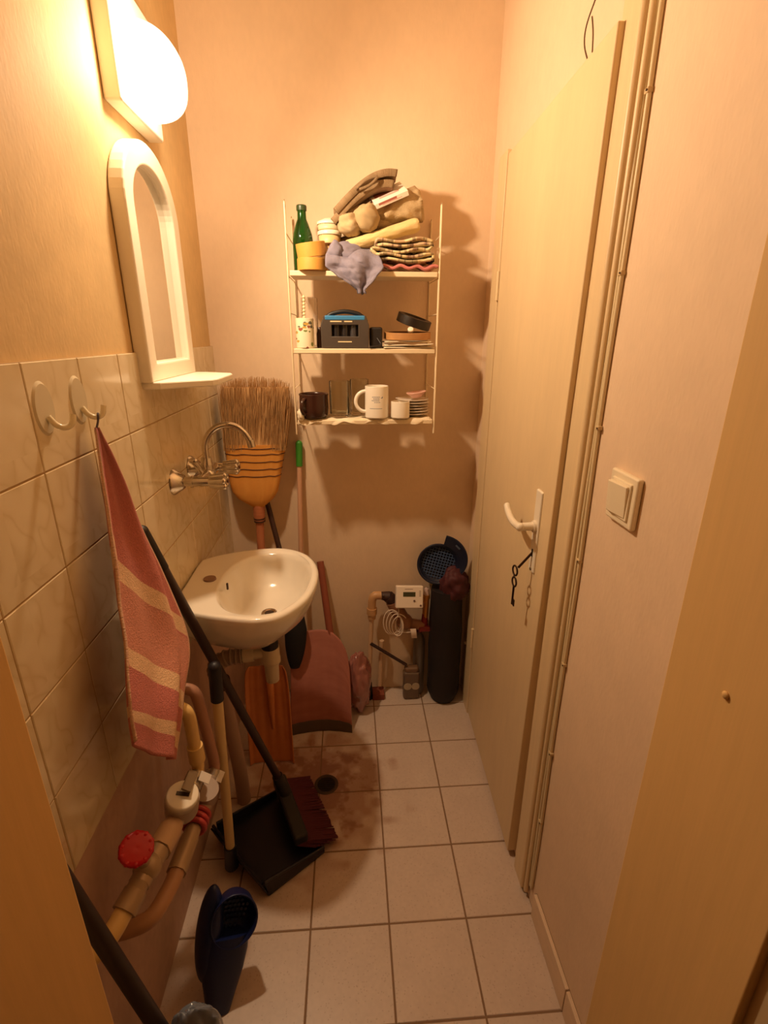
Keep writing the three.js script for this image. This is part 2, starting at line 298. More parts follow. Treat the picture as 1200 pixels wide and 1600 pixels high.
// ---------------------------------------------------------------- mirror with arched frame and shelf
{
  const m = thing('wall_mirror', 'arched mirror in a white plastic frame above the basin', 'mirror', [XP, 1.355, -1.325]);
  const wm = mat('#f3ead8', 0.3), z0 = -1.485, z1 = -1.162, y0 = 1.355, ys = 1.70, yt = 1.835, zc = (z0 + z1) / 2, hw = (z1 - z0) / 2;
  const arch = (k, yb) => { const s = new THREE.Shape(), w = hw - k; s.moveTo(-w, yb); s.lineTo(w, yb); s.lineTo(w, ys); for (let i = 1; i <= 24; i++) { const a = i / 24 * Math.PI; s.lineTo(w * Math.cos(a), ys + (yt - ys - k) * Math.sin(a)); } s.lineTo(-w, yb); return s; };
  const outer = arch(0, y0), inner = arch(0.036, y0 + 0.03); outer.holes.push(new THREE.Path(inner.getPoints().reverse()));
  const fg = new THREE.ExtrudeGeometry(outer, { depth: 0.022, bevelEnabled: true, bevelThickness: 0.005, bevelSize: 0.005, bevelSegments: 3, curveSegments: 8 });
  fg.rotateY(Math.PI / 2).translate(XP + 0.006, 0, zc);   // shape x -> -z
  part('frame', fg, wm, m);
  const lip = arch(0.032, y0 + 0.026), lipin = arch(0.042, y0 + 0.037); lip.holes.push(new THREE.Path(lipin.getPoints().reverse()));
  part('inner_lip', new THREE.ExtrudeGeometry(lip, { depth: 0.012, bevelEnabled: false }).rotateY(Math.PI / 2).translate(XP + 0.008, 0, zc), wm, m);
  part('glass', new THREE.ExtrudeGeometry(arch(0.036, y0 + 0.03), { depth: 0.003, bevelEnabled: false }).rotateY(Math.PI / 2).translate(XP + 0.012, 0, zc), mat('#e8e6e0', 0.02, { metalness: 1 }), m, 'silvered glass');
  const ss = new THREE.Shape(); [[0, 1.165], [0.035, 1.165], [0.128, 1.24], [0.134, 1.26], [0.134, 1.42], [0.126, 1.445], [0.05, 1.49], [0, 1.49]].forEach(([a, b], i) => i ? ss.lineTo(a, b) : ss.moveTo(a, b));
  part('shelf', new THREE.ExtrudeGeometry(ss, { depth: 0.010, bevelEnabled: true, bevelThickness: 0.003, bevelSize: 0.003, bevelSegments: 2 }).rotateX(-Math.PI / 2).translate(XL + 0.003, 1.338, 0), wm, m);
}
// ---------------------------------------------------------------- stick-on hooks
for (const [i, z] of [-0.783, -0.884].entries()) {
  const hm = mat('#f0e2c2', 0.22, { transmission: 0.35, thickness: 0.004, ior: 1.45 });
  const h = thing('adhesive_hook', i ? 'cream stick-on plastic hook with the pink towel below it' : 'cream stick-on plastic hook with nothing hanging on it', 'hook', [XL, 1.305, z], 'stick-on hooks');
  part('backplate', new THREE.CylinderGeometry(1, 1.12, 1, 36).scale(0.036, 0.003, 0.023).rotateZ(-Math.PI / 2).translate(XL + 0.0015, 1.346, z), hm, h);
  part('hook', tube([V(XL + 0.004, 1.334, z), V(XL + 0.012, 1.322, z - 0.002), V(XL + 0.022, 1.317, z - 0.005), V(XL + 0.031, 1.322, z - 0.01), V(XL + 0.034, 1.336, z - 0.013)], 0.0045, 28, 10), hm, h);
}
// ---------------------------------------------------------------- towel
{
  const tt = dataTex(256, 512, (u, v, i, j) => {
    let c = hex('#c9776c'); const inb = (a0, a1, b0, b1) => v > a0 + (b0 - a0) * u && v < a1 + (b1 - a1) * u;
    if (inb(0.42, 0.66, 0.66, 0.86)) c = hex('#cf8a74');
    if (inb(0.37, 0.43, 0.59, 0.65) || inb(0.62, 0.67, 0.82, 0.87) || inb(0.82, 0.87, 0.93, 0.975)) c = hex('#e9c198');
    if (u < 0.02 || u > 0.975) c = hex('#e0b396');
    const k = 0.93 + 0.14 * hash(i, j, 6); return [c[0] * k, c[1] * k, c[2] * k];
  });
  const fl = dataTex(256, 256, (u, v, i, j) => { const a = hash(i, j, 3) * 0.6 + 0.4 * vnoise(u * 64, v * 64, 2, 64, 64); return [a, a, a]; }, false); fl.repeat.set(3, 5);
  const tm = mat(0xffffff, 0.95, { map: tt, bumpMap: fl, bumpScale: 0.002, sheen: 0.3, sheenRoughness: 0.8, sheenColor: new THREE.Color('#d8a090') });
  const L = new THREE.CatmullRomCurve3([V(-0.425, 1.303, -0.867), V(-0.422, 1.252, -0.845), V(-0.414, 1.119, -0.802), V(-0.396, 0.994, -0.748), V(-0.374, 0.89, -0.692), V(-0.362, 0.822, -0.675)]);
  const R = new THREE.CatmullRomCurve3([V(-0.425, 1.301, -0.878), V(-0.42, 1.203, -0.921), V(-0.409, 1.063, -0.966), V(-0.388, 0.93, -0.992), V(-0.362, 0.80, -0.985), V(-0.349, 0.735, -0.88), V(-0.345, 0.665, -0.79)]);
  const f = (u, v) => {
    const a = L.getPoint(v), b = R.getPoint(v), k = Math.min(1, v * 2.2);
    const fold = 0.011 * k * Math.sin(u * 9.0 + 1.2 + v * 1.6) + 0.005 * k * Math.sin(u * 19 + v * 3) + 0.003 * n3(u * 6, v * 9, 0, 6);
    return V(Math.max(XL + 0.006, a.x + (b.x - a.x) * u + fold), a.y + (b.y - a.y) * u - 0.015 * Math.sin(u * Math.PI) * v * v, a.z + (b.z - a.z) * u);
  };
  const t = thing('towel', 'pink towel with diagonal cream stripes hanging on the tiled wall', 'towel', [XL + 0.04, 0.66, -0.85]);
  part('cloth', sheet(f, 60, 80, 0.004), tm, t);
  part('hanging_loop', tube([V(XL + 0.027, 1.30, -0.872), V(XL + 0.028, 1.312, -0.880), V(XL + 0.027, 1.3225, -0.886), V(XL + 0.024, 1.3225, -0.892)], 0.002, 16, 6), mat('#4a3a38', 0.8), t, 'dark hanging loop');
}
// ---------------------------------------------------------------- tap
{
  const cr = mat('#cfc6b8', 0.16, { metalness: 1 });
  const t = thing('wall_tap', 'chrome wall-mounted mixer tap with swan neck spout and two knobs', 'tap', [XL, 1.06, -1.34]);
  const Y = 1.094, zs = [-1.268, -1.415];
  for (const z of zs) {
    part('wall_flange', along(lathe([[0.034, 0], [0.033, 0.004], [0.018, 0.026], [0.0, 0.026]], 28), V(XL, Y, z), V(1, 0, 0)), cr, t);
    part('connector', merge([rod(V(XL + 0.02, Y, z), V(XL + 0.052, Y, z), 0.0125, 0.0125, 20), rod(V(XL + 0.043, Y, z), V(XL + 0.05, Y, z), 0.016, 0.016, 6), rod(V(XL + 0.05, Y, z), V(XL + 0.09, Y, z), 0.0135, 0.012, 20)]), cr, t);
    const kn = []; for (let i = 0; i < 5; i++) { const a = i / 5 * 6.2832; kn.push(rod(V(XL + 0.092, Y + Math.cos(a) * 0.0115, z + Math.sin(a) * 0.0115), V(XL + 0.128, Y + Math.cos(a) * 0.0145, z + Math.sin(a) * 0.0145), 0.0065, 0.0085, 12), ball(V(XL + 0.128, Y + Math.cos(a) * 0.0145, z + Math.sin(a) * 0.0145), 0.0085, 1, 1, 1, 12)); }
    kn.push(rod(V(XL + 0.088, Y, z), V(XL + 0.128, Y, z), 0.012, 0.016, 20), ball(V(XL + 0.130, Y, z), 0.012, 0.5, 1, 1));
    const k = part('knob', merge(kn), cr, t);
    part('cap', ball(V(XL + 0.137, Y, z), 0.005, 0.5, 1, 1, 10), mat('#6d4a3c', 0.3), k);
  }
  part('body', merge([rod(V(XL + 0.068, Y, zs[0]), V(XL + 0.068, Y, zs[1]), 0.0145, 0.0145, 24), ball(V(XL + 0.068, Y, -1.34), 0.021, 1, 1, 1.2), rod(V(XL + 0.068, Y, -1.34), V(XL + 0.068, Y + 0.034, -1.34), 0.016, 0.015, 24)]), cr, t);
  part('spout_nut', rod(V(XL + 0.068, Y + 0.028, -1.34), V(XL + 0.068, Y + 0.046, -1.34), 0.017, 0.014, 8), cr, t);
  const sp = [], cx = XL + 0.068 + 0.058, cy = 1.163; sp.push(V(XL + 0.068, Y + 0.04, -1.34));
  for (let i = 0; i <= 16; i++) { const a = Math.PI - i / 16 * Math.PI * 0.93; sp.push(V(cx + Math.cos(a) * 0.058, cy + Math.sin(a) * 0.062, -1.34 - (i / 16) * 0.02)); }
  const s = part('spout', tube(sp, 0.0085, 60, 14), cr, t);
  const e = sp[sp.length - 1]; part('aerator', rod(V(e.x, e.y + 0.006, e.z), V(e.x + 0.004, e.y - 0.014, e.z), 0.0105, 0.0105, 18), cr, s);
  part('diverter_lever', merge([rod(V(XL + 0.060, Y + 0.01, -1.315), V(XL + 0.046, Y + 0.048, -1.298), 0.006, 0.0085, 14), ball(V(XL + 0.046, Y + 0.048, -1.298), 0.0095, 1.3, 0.8, 1, 14)]), cr, t);
}
// ---------------------------------------------------------------- basin
{
  const b = thing('wash_basin', 'white ceramic wash basin fixed to the tiled wall', 'basin', [XL, 0.675, -1.26]);
  const cer = mat('#efe6d6', 0.12, { clearcoat: 0.5, clearcoatRoughness: 0.05 });
  const outl = new THREE.CatmullRomCurve3([V(-0.449, 0, -1.25), V(-0.449, 0, -1.14), V(-0.435, 0, -1.105), V(-0.38, 0, -1.083), V(-0.31, 0, -1.06), V(-0.228, 0, -1.045), V(-0.168, 0, -1.068), V(-0.115, 0, -1.15), V(-0.096, 0, -1.255), V(-0.105, 0, -1.35), V(-0.145, 0, -1.43), V(-0.21, 0, -1.472), V(-0.285, 0, -1.472), V(-0.365, 0, -1.45), V(-0.435, 0, -1.41), V(-0.449, 0, -1.375)], true, 'catmullrom', 0.5);
  const N = 96, oc = V(-0.27, 0, -1.26), raw = outl.getSpacedPoints(480);
  const byAng = (c, pts) => { const out = []; for (let i = 0; i < N; i++) { const a = -Math.PI + i / N * 2 * Math.PI; let best = null, bd = 9; for (const p of pts) { let d = Math.atan2(p.z - c.z, p.x - c.x) - a; d = Math.abs(Math.atan2(Math.sin(d), Math.cos(d))); if (d < bd) { bd = d; best = p; } } out.push(best.clone()); } return out; };
  const O = byAng(oc, raw);
  const ring = (s, y, ax = -0.36, az = -1.26) => O.map((p) => V(ax + (p.x - ax) * s, y, az + (p.z - az) * s));
  const inner = (s, y, sh = 0) => O.map((p, i) => { const a = -Math.PI + i / N * 2 * Math.PI; const c = Math.cos(a), q = Math.sin(a), rx = c > 0 ? 0.118 : 0.125, e = 2.3; const r = 1 / Math.pow(Math.pow(Math.abs(c) / rx, e) + Math.pow(Math.abs(q) / 0.178, e), 1 / e); return V(-0.236 + sh + r * c * s, y, -1.258 + r * q * s); });
  const g = loft([ring(0.30, 0.668, -0.29), ring(0.5, 0.672, -0.30), ring(0.72, 0.695, -0.34), ring(0.90, 0.738), ring(0.97, 0.772), ring(0.995, 0.795), ring(1, 0.806), ring(0.99, 0.813), ring(0.965, 0.816), ring(0.93, 0.8155), inner(1.04, 0.8135), inner(1.0, 0.809), inner(0.96, 0.798), inner(0.9, 0.775), inner(0.78, 0.742), inner(0.58, 0.72), inner(0.3, 0.71), inner(0.12, 0.708)], true, true);
  part('bowl', g, cer, b);
  part('tap_hole_cover', rod(V(-0.392, 0.814, -1.268), V(-0.392, 0.8185, -1.268), 0.0175, 0.0165, 24), mat('#8d6a55', 0.35), b, 'brown tap hole cover');
  part('overflow', RB(-0.347, -0.3415, 0.786, 0.806, -1.262, -1.256, 0.002), mat('#3a2415', 0.5), b);
  const dr = part('drain', along(lathe([[0.0, 0.002], [0.013, 0.002], [0.016, 0.005], [0.021, 0.005], [0.023, 0.0]], 28), V(-0.236, 0.7085, -1.255), V(0, 1, 0)), mat('#b9a894', 0.2, { metalness: 1 }), b);
  part('plug', rod(V(-0.236, 0.710, -1.255), V(-0.236, 0.7125, -1.255), 0.012, 0.012, 20), mat('#2b1b12', 0.4), dr);
}
{
  const pm = mat('#d9c5a4', 0.45), bl = mat('#1c1212', 0.5), gr = mat('#a98f78', 0.5);
  const t = thing('basin_trap', 'white plastic bottle trap and grey waste pipe under the basin', 'waste trap', [-0.24, 0, -1.22]);
  part('tailpiece', rod(V(-0.238, 0.672, -1.235), V(-0.238, 0.61, -1.235), 0.017, 0.017, 24), pm, t);
  part('rubber_ring', rod(V(-0.238, 0.640, -1.235), V(-0.238, 0.612, -1.235), 0.024, 0.024, 28), bl, t);
  part('trap_cup', along(lathe([[0, -0.112], [0.019, -0.112], [0.021, -0.05], [0.027, -0.048], [0.027, -0.036], [0.0255, -0.034], [0.0255, 0.0], [0.02, 0.004], [0, 0.004]], 32), V(-0.238, 0.612, -1.235), V(0, 1, 0)), pm, t);
  part('outlet_arm', merge([rod(V(-0.25, 0.595, -1.235), V(-0.33, 0.592, -1.225), 0.015, 0.015, 20), rod(V(-0.285, 0.594, -1.231), V(-0.315, 0.593, -1.227), 0.021, 0.021, 20)]), pm, t);
  part('corrugated_bend', (() => { const pts = [V(-0.32, 0.592, -1.227), V(-0.36, 0.59, -1.222), V(-0.39, 0.565, -1.22), V(-0.392, 0.53, -1.225), V(-0.388, 0.50, -1.235)]; const c = new THREE.CatmullRomCurve3(pts), l = [tube(pts, 0.02, 40, 20)]; for (let i = 0; i <= 12; i++) { const q = c.getPoint(i / 12), d = c.getTangent(i / 12); l.push(along(new THREE.TorusGeometry(0.021, 0.0035, 8, 20).rotateX(Math.PI / 2), q, d)); } return merge(l); })(), gr, t);
  part('seal', rod(V(-0.388, 0.505, -1.235), V(-0.387, 0.485, -1.238), 0.027, 0.027, 24), bl, t);
  part('waste_pipe', tube([V(-0.387, 0.49, -1.238), V(-0.38, 0.34, -1.25), V(-0.372, 0.16, -1.262), V(-0.37, 0.002, -1.27)], 0.0215, 24, 20), mat('#b39380', 0.5), t);
}
// ---------------------------------------------------------------- pipes, valves and water meters on the left wall
{
  const yel = mat('#e8c27c', 0.38), bei = mat('#cda985', 0.45), pink = mat('#b08068', 0.5), br = mat('#b59a7a', 0.42, { metalness: 0.25 }), chrome = mat('#b8ac9c', 0.25, { metalness: 0.8 }), tag = mat('#f2e8dc', 0.5);
  const C = (l) => l.map((p) => V(...p));
  const t = thing('water_pipe', 'cream water pipe with red stop valve and white dial meter along the wall', 'water pipe', [-0.38, 0.5, -0.75]);
  part('elbow', tube(C([[XP - 0.002, 0.50, -0.548], [-0.435, 0.50, -0.556], [-0.415, 0.505, -0.58], [-0.402, 0.513, -0.62]]), 0.0165, 28, 16), yel, t);
  part('union_nut', merge([rod(V(-0.404, 0.512, -0.612), V(-0.394, 0.52, -0.642), 0.022, 0.021, 8), rod(V(-0.396, 0.519, -0.638), V(-0.39, 0.525, -0.655), 0.018, 0.018, 16)]), br, t);
  const vb = part('valve_body', merge([rod(V(-0.392, 0.523, -0.65), V(-0.378, 0.525, -0.712), 0.019, 0.021, 20), ball(V(-0.386, 0.527, -0.677), 0.025), rod(V(-0.386, 0.53, -0.677), V(-0.388, 0.588, -0.662), 0.0125, 0.009, 16)]), br, t);
  const hw = []; for (let i = 0; i < 10; i++) { const a = i / 10 * 6.2832; hw.push(ball(V(Math.cos(a) * 0.0243, 0, Math.sin(a) * 0.0243), 0.0058, 1, 1, 1, 10)); }
  hw.push(lathe([[0, 0.005], [0.012, 0.006], [0.02, 0.004], [0.027, 0.0055], [0.029, 0], [0.027, -0.006], [0.02, -0.004], [0, -0.005]], 30));
  part('handwheel', along(merge(hw), V(-0.388, 0.598, -0.66), V(0.35, 0.86, 0.35)), mat('#c3131f', 0.28), vb, 'red handwheel');
  part('coupling', merge([rod(V(-0.378, 0.525, -0.71), V(-0.372, 0.52, -0.756), 0.0245, 0.0245, 8), rod(V(-0.372, 0.52, -0.754), V(-0.37, 0.518, -0.77), 0.02, 0.02, 16)]), bei, t);
  const mt = part('meter_body', merge([rod(V(-0.37, 0.518, -0.765), V(-0.36, 0.516, -0.872), 0.018, 0.018, 18), rod(V(-0.366, 0.513, -0.808), V(-0.358, 0.551, -0.80), 0.033, 0.034, 32)]), mat('#b9a28c', 0.45), t);
  part('dial', along(lathe([[0, 0.014], [0.029, 0.014], [0.032, 0.010], [0.034, -0.004], [0, -0.004]], 36), V(-0.358, 0.552, -0.80), V(0.25, 0.95, 0.15)), mat('#efe3cd', 0.25), mt, 'white meter dial');
  part('counter', along(B(-0.013, 0.013, 0, 0.0012, -0.004, 0.004), V(-0.3543, 0.5656, -0.798), V(0.25, 0.95, 0.15)), mat('#4a3b2c', 0.4), mt);
  part('counter_lid', along(RB(-0.010, 0.010, -0.001, 0.003, -0.034, 0.034, 0.001, 1), V(-0.348, 0.569, -0.826), V(0.45, 0.8, -0.25)), mat('#7a6348', 0.4), mt);
  part('nut', rod(V(-0.361, 0.517, -0.85), V(-0.358, 0.518, -0.885), 0.023, 0.023, 8), chrome, t);
  part('paper_seal', along(RB(-0.013, 0.013, -0.0012, 0.0012, -0.01, 0.01, 0.0005, 1), V(-0.332, 0.532, -0.868), V(0.7, 0.6, 0.4)), tag, t, 'white paper seal');
  part('riser', tube(C([[-0.358, 0.518, -0.878], [-0.356, 0.524, -0.896], [-0.356, 0.548, -0.902], [-0.357, 0.62, -0.9], [-0.358, 0.672, -0.898], [-0.366, 0.692, -0.897], [-0.39, 0.70, -0.897], [XP - 0.002, 0.70, -0.897]]), 0.0135, 60, 16), yel, t);
  part('riser_socket', rod(V(-0.356, 0.548, -0.902), V(-0.3565, 0.59, -0.901), 0.0175, 0.017, 20), yel, t);
  const s = thing('water_pipe', 'brown-pink lower water pipe with second meter, behind the cream dustpan pole', 'water pipe', [-0.35, 0.44, -0.85]);
  part('elbow', tube(C([[XP - 0.002, 0.425, -0.635], [-0.42, 0.425, -0.64], [-0.385, 0.428, -0.655], [-0.368, 0.432, -0.70], [-0.362, 0.436, -0.735]]), 0.016, 28, 16), mat('#c0906a', 0.45), s);
  part('valve_body', merge([rod(V(-0.363, 0.435, -0.73), V(-0.357, 0.438, -0.80), 0.0205, 0.02, 8), rod(V(-0.357, 0.438, -0.80), V(-0.352, 0.44, -0.86), 0.017, 0.017, 18)]), br, s);
  part('meter_ring', merge([0, 1, 2].map((i) => along(new THREE.TorusGeometry(0.022, 0.006, 10, 28).rotateX(Math.PI / 2), V(-0.354 + i * 0.001, 0.44, -0.826 - i * 0.014), V(0.06, 0, -1)))), mat('#b03a35', 0.4), s, 'reddish plastic rings');
  part('meter_body', merge([rod(V(-0.352, 0.44, -0.86), V(-0.348, 0.442, -0.94), 0.022, 0.022, 20), rod(V(-0.351, 0.442, -0.895), V(-0.343, 0.474, -0.89), 0.029, 0.029, 28)]), mat('#a58b76', 0.45), s);
  part('nut', rod(V(-0.349, 0.441, -0.925), V(-0.347, 0.442, -0.96), 0.023, 0.023, 8), chrome, s);
  part('paper_seal', along(RB(-0.008, 0.008, -0.001, 0.001, -0.012, 0.012, 0.0005, 1), V(-0.322, 0.462, -0.935), V(0.75, 0.4, 0.5)), tag, s, 'white paper seal');
  part('riser', tube(C([[-0.347, 0.442, -0.955], [-0.346, 0.45, -0.972], [-0.348, 0.48, -0.978], [-0.355, 0.58, -0.975], [-0.362, 0.66, -0.972], [-0.372, 0.683, -0.971], [-0.40, 0.69, -0.97], [XP - 0.002, 0.69, -0.97]]), 0.013, 60, 16), pink, s);
}
// ---------------------------------------------------------------- floor drain
{
  const d = thing('floor_drain', 'round dark floor drain among the stained tiles', 'drain', [-0.103, 0, -1.314]);
  part('rim', along(lathe([[0.030, 0], [0.030, 0.0025], [0.039, 0.0025], [0.041, 0]], 36), V(-0.103, 0, -1.314), V(0, 1, 0)), mat('#4a3a2a', 0.5, { metalness: 0.5 }), d);
  part('grate', (() => { const l = [rod(V(-0.103, 0.0003, -1.314), V(-0.103, 0.0012, -1.314), 0.031, 0.031, 36)]; for (let i = -3; i <= 3; i++) { const w = Math.sqrt(0.03 * 0.03 - (i * 0.008) ** 2); l.push(B(-0.103 - w, -0.103 + w, 0.001, 0.003, -1.314 + i * 0.008 - 0.0018, -1.314 + i * 0.008 + 0.0018)); } return merge(l); })(), mat('#2a2019', 0.5, { metalness: 0.4 }), d);
}
//@@OBJECTS
// ---------------------------------------------------------------- wire wall shelf
const SY = [1.625, 1.411, 1.195], SZ0 = -1.79, SZB = -1.717, SZ1 = -1.605, SXL = -0.168, SXR = 0.271;
{
  const wm = mat('#efd9b4', 0.4), bm = mat(0xffffff, 0.5, { map: mottled('#efdcbc', '#e6cfaa', 4, 4, 15) });
  const s = thing('wall_shelf', 'white wire wall shelf with three boards full of household odds and ends', 'shelf', [0.05, 1.18, ZB]);
  for (const x of [SXL, SXR]) for (const z of [SZ1, SZ0]) {
    const dz = 0.0065, y0 = 1.172, y1 = z === SZ1 ? 1.782 : 1.776;
    part('upright', tube([V(x, y0, z - dz), V(x, (y0 + y1) / 2, z - dz), V(x, y1 - 0.006, z - dz), V(x, y1, z), V(x, y1 - 0.006, z + dz), V(x, (y0 + y1) / 2, z + dz), V(x, y0, z + dz), V(x, y0 - 0.004, z)], 0.0019, 160, 6, true), wm, s);
  }
  for (const x of [SXL, SXR]) for (const y of [1.18, 1.29, 1.396, 1.51, 1.61, 1.72]) part('rung', rod(V(x, y, SZ1), V(x, y, SZ0), 0.0016, 0.0016, 6), wm, s);
  for (const y of SY) part('board', RB(SXL + 0.004, SXR - 0.004, y - 0.015, y, SZB, SZ1 + 0.002, 0.003, 2), bm, s);
}
// ---- top board
{
  const glass = mat('#2f8a2c', 0.05, { transmission: 0.85, thickness: 0.02, ior: 1.5, attenuationColor: new THREE.Color('#1f7a1c'), attenuationDistance: 0.012 });
  const b = thing('glass_bottle', 'small green glass bottle on the top shelf board', 'bottle', [-0.128, SY[0], -1.686]);
  part('body', lathe([[0, 0.001], [0.027, 0.001], [0.030, 0.006], [0.0305, 0.095], [0.028, 0.118], [0.019, 0.148], [0.0135, 0.162], [0.0125, 0.184], [0.014, 0.186], [0.014, 0.195], [0.011, 0.196], [0.0105, 0.17], [0.016, 0.147], [0.025, 0.117], [0.0275, 0.095], [0.027, 0.008], [0, 0.006]], 40).scale(1, 0.89, 1).translate(-0.128, SY[0], -1.686), glass, b);
  part('cap', lathe([[0, 0.205], [0.014, 0.204], [0.0152, 0.2], [0.0148, 0.188], [0.0142, 0.188]], 24).scale(1, 0.89, 1).translate(-0.128, SY[0] - 0.001, -1.686), mat('#31421f', 0.4), b);
  const ym = mat(0xffffff, 0.55, { map: mottled('#d9a24c', '#c88d3c', 12, 2, 17) }), core = mat('#b07f45', 0.8);
  const ring = (r, ri, h) => lathe([[ri, 0], [r - 0.001, 0], [r, 0.001], [r, h - 0.001], [r - 0.001, h], [ri, h], [ri, 0]], 48);
  const roll = (label, r, h, q, at) => { const t = thing('tape_roll', label, 'tape roll', [at.x, at.y, at.z], 'tape rolls'); const e = new THREE.Euler(q[0], 0, q[1]); part('tape', ring(r, r * 0.72, h).applyMatrix4(new THREE.Matrix4().makeRotationFromEuler(e)).translate(at.x, at.y, at.z), ym, t); part('core', ring(r * 0.72, r * 0.66, h).applyMatrix4(new THREE.Matrix4().makeRotationFromEuler(e)).translate(at.x, at.y, at.z), core, t); };
  roll('yellow tape roll lying flat under another on the top shelf board', 0.043, 0.032, [0, 0], V(-0.099, SY[0], -1.622));
  roll('yellow tape roll tilted on top of the other, in front of the green bottle', 0.042, 0.037, [0.10, 0.13], V(-0.098, SY[0] + 0.037, -1.622));
  const cm = mat('#c69a60', 0.7); single('small_carton', RB(-0.054, -0.002, SY[0], SY[0] + 0.078, -1.714, -1.662, 0.002, 1), cm, 'small brown carton under the white tubs on the top shelf board', 'carton', [-0.028, SY[0], -1.68]);
  const tub = mat('#f0e4c8', 0.35), tub2 = mat('#dcb883', 0.45);
  const t1 = thing('plastic_tub', 'tan round tub with white lid, below another tub', 'tub', [-0.048, SY[0] + 0.078, -1.68], 'white-lidded tubs');
  part('body', lathe([[0, 0], [0.029, 0], [0.031, 0.002], [0.033, 0.026], [0, 0.026]], 32).translate(-0.048, SY[0] + 0.078, -1.68), tub2, t1);
  part('lid', lathe([[0, 0.036], [0.03, 0.036], [0.0355, 0.033], [0.0355, 0.024], [0.033, 0.024]], 32).translate(-0.048, SY[0] + 0.078, -1.68), tub, t1);
  const t2 = thing('plastic_tub', 'cream round tub with domed white lid, on top of another tub', 'tub', [-0.048, SY[0] + 0.114, -1.68], 'white-lidded tubs');
  part('body', lathe([[0, 0], [0.031, 0], [0.033, 0.002], [0.0345, 0.016], [0, 0.016]], 32).translate(-0.048, SY[0] + 0.1145, -1.68), mat('#d8c49c', 0.45), t2);
  part('lid', lathe([[0, 0.033], [0.016, 0.031], [0.026, 0.026], [0.036, 0.022], [0.0365, 0.015], [0.034, 0.015]], 32).translate(-0.048, SY[0] + 0.1145, -1.68), tub, t2);
}
{ // the heap of rags
  const fab = (a, b, s) => mat(0xffffff, 0.95, { map: mottled(a, b, 10, 10, s), bumpMap: paintBump, bumpScale: 0.001 });
  const Y = SY[0];
  // pink plastic bag, flat
  single('folded_bag', sheet((u, v) => V(0.095 + 0.172 * u, Y + 0.007 + 0.006 * Math.sin(v * 3.1) + 0.004 * (n3(u * 8, v * 8, 0, 4) + 1) + 0.004 * Math.sin(u * 22), -1.60 - 0.14 * v), 40, 24, 0.008), mat('#cf7c78', 0.25, { clearcoat: 0.6 }), 'flat pink plastic bag under the folded rag on the shelf', 'plastic bag', [0.18, Y, -1.67]);
  // folded cloth: a serpentine fold
  const fold = (x0, x1, y0, y1, layers, zf, zb, th, s) => {
    const pts = []; for (let l = 0; l < layers; l++) { const y = y0 + (y1 - y0) * (l + 0.5) / layers, sx = l % 2; for (let i = 0; i <= 10; i++) { const t = sx ? 1 - i / 10 : i / 10; pts.push(V(x0 + 0.010 * Math.sin(l * 2.1 + s) + (x1 - x0) * t, y + 0.006 * Math.sin(t * 7 + s + l * 0.3) + 0.010 * Math.sin(t * Math.PI) * (l / layers), 0)); } }
    const c = new THREE.CatmullRomCurve3(pts); return sheet((u, v) => { const p = c.getPoint(u); return V(p.x, p.y + 0.002 * Math.sin(v * 9 + p.x * 40), zf + 0.006 * Math.sin(p.x * 60 + p.y * 200) * (1 - v) + (zb - zf) * v); }, layers * 26, 10, th);
  };
  const patt = dataTex(512, 64, (u, v, i, j) => { const n = vnoise(u * 120, v * 9, 61), m = vnoise(u * 60 + 9, v * 14, 62); return n > 0.74 ? [0.40, 0.33, 0.25] : m > 0.76 ? [0.66, 0.50, 0.40] : mix3([0.90, 0.83, 0.65], [0.82, 0.72, 0.53], vnoise(u * 200, v * 30, 63)); });
  single('folded_rag', fold(0.082, 0.245, Y + 0.024, Y + 0.082, 5, -1.60, -1.72, 0.0075, 0.4), mat(0xffffff, 0.95, { map: patt }), 'cream patterned rag folded in layers on the pink bag', 'rag', [0.165, Y + 0.022, -1.66], 'rags heaped on the top shelf board');
  single('black_rag', crumple(V(0.246, Y + 0.034, -1.63), 0.013, 0.010, 0.03, 0.3, 2.5, 3, 24), fab('#2a2018', '#1b1512', 5), 'small black rag end beside the folded cream rag', 'rag', [0.246, Y + 0.024, -1.63], 'rags heaped on the top shelf board');
  // cream flattened roll
  const rollG = (a, b, r0, r1, fl, s, amp) => { const d = V().subVectors(b, a), L = d.length(), ringsA = []; const q = new THREE.Quaternion().setFromUnitVectors(V(1, 0, 0), d.clone().normalize());
    for (let j = 0; j <= 40; j++) { const t = j / 40, rr_ = (r0 + (r1 - r0) * t) * (j === 0 || j === 40 ? 0.86 : 1), ring = []; for (let i = 0; i < 48; i++) { const an = -i / 48 * 6.2832, k = 1 + amp * (n3(Math.cos(an) * 2.2 + t * 5, Math.sin(an) * 2.2, t * 6, s) + 0.45 * Math.abs(n3(Math.cos(an) * 4.5 + t * 11, Math.sin(an) * 4.5, t * 13, s + 2))); ring.push(V(L * t, Math.sin(an) * rr_ * fl * k, Math.cos(an) * rr_ * k).applyQuaternion(q).add(a)); } ringsA.push(ring); } return loft(ringsA); };
  single('cloth_roll', rollG(V(0.0, 1.693, -1.645), V(0.212, 1.757, -1.66), 0.022, 0.026, 0.72, 11, 0.10), fab('#ecd49a', '#dcc083', 23), 'pale cream rolled cloth slanting across the heap of rags', 'cloth roll', [0.1, 1.70, -1.65], 'rags heaped on the top shelf board');
  single('cloth_roll', rollG(V(-0.04, 1.702, -1.71), V(0.15, 1.752, -1.715), 0.024, 0.024, 0.85, 13, 0.16), fab('#9d8263', '#7b6249', 25), 'brown-grey rolled cloth behind the cream roll', 'cloth roll', [0.05, 1.70, -1.71], 'rags heaped on the top shelf board');
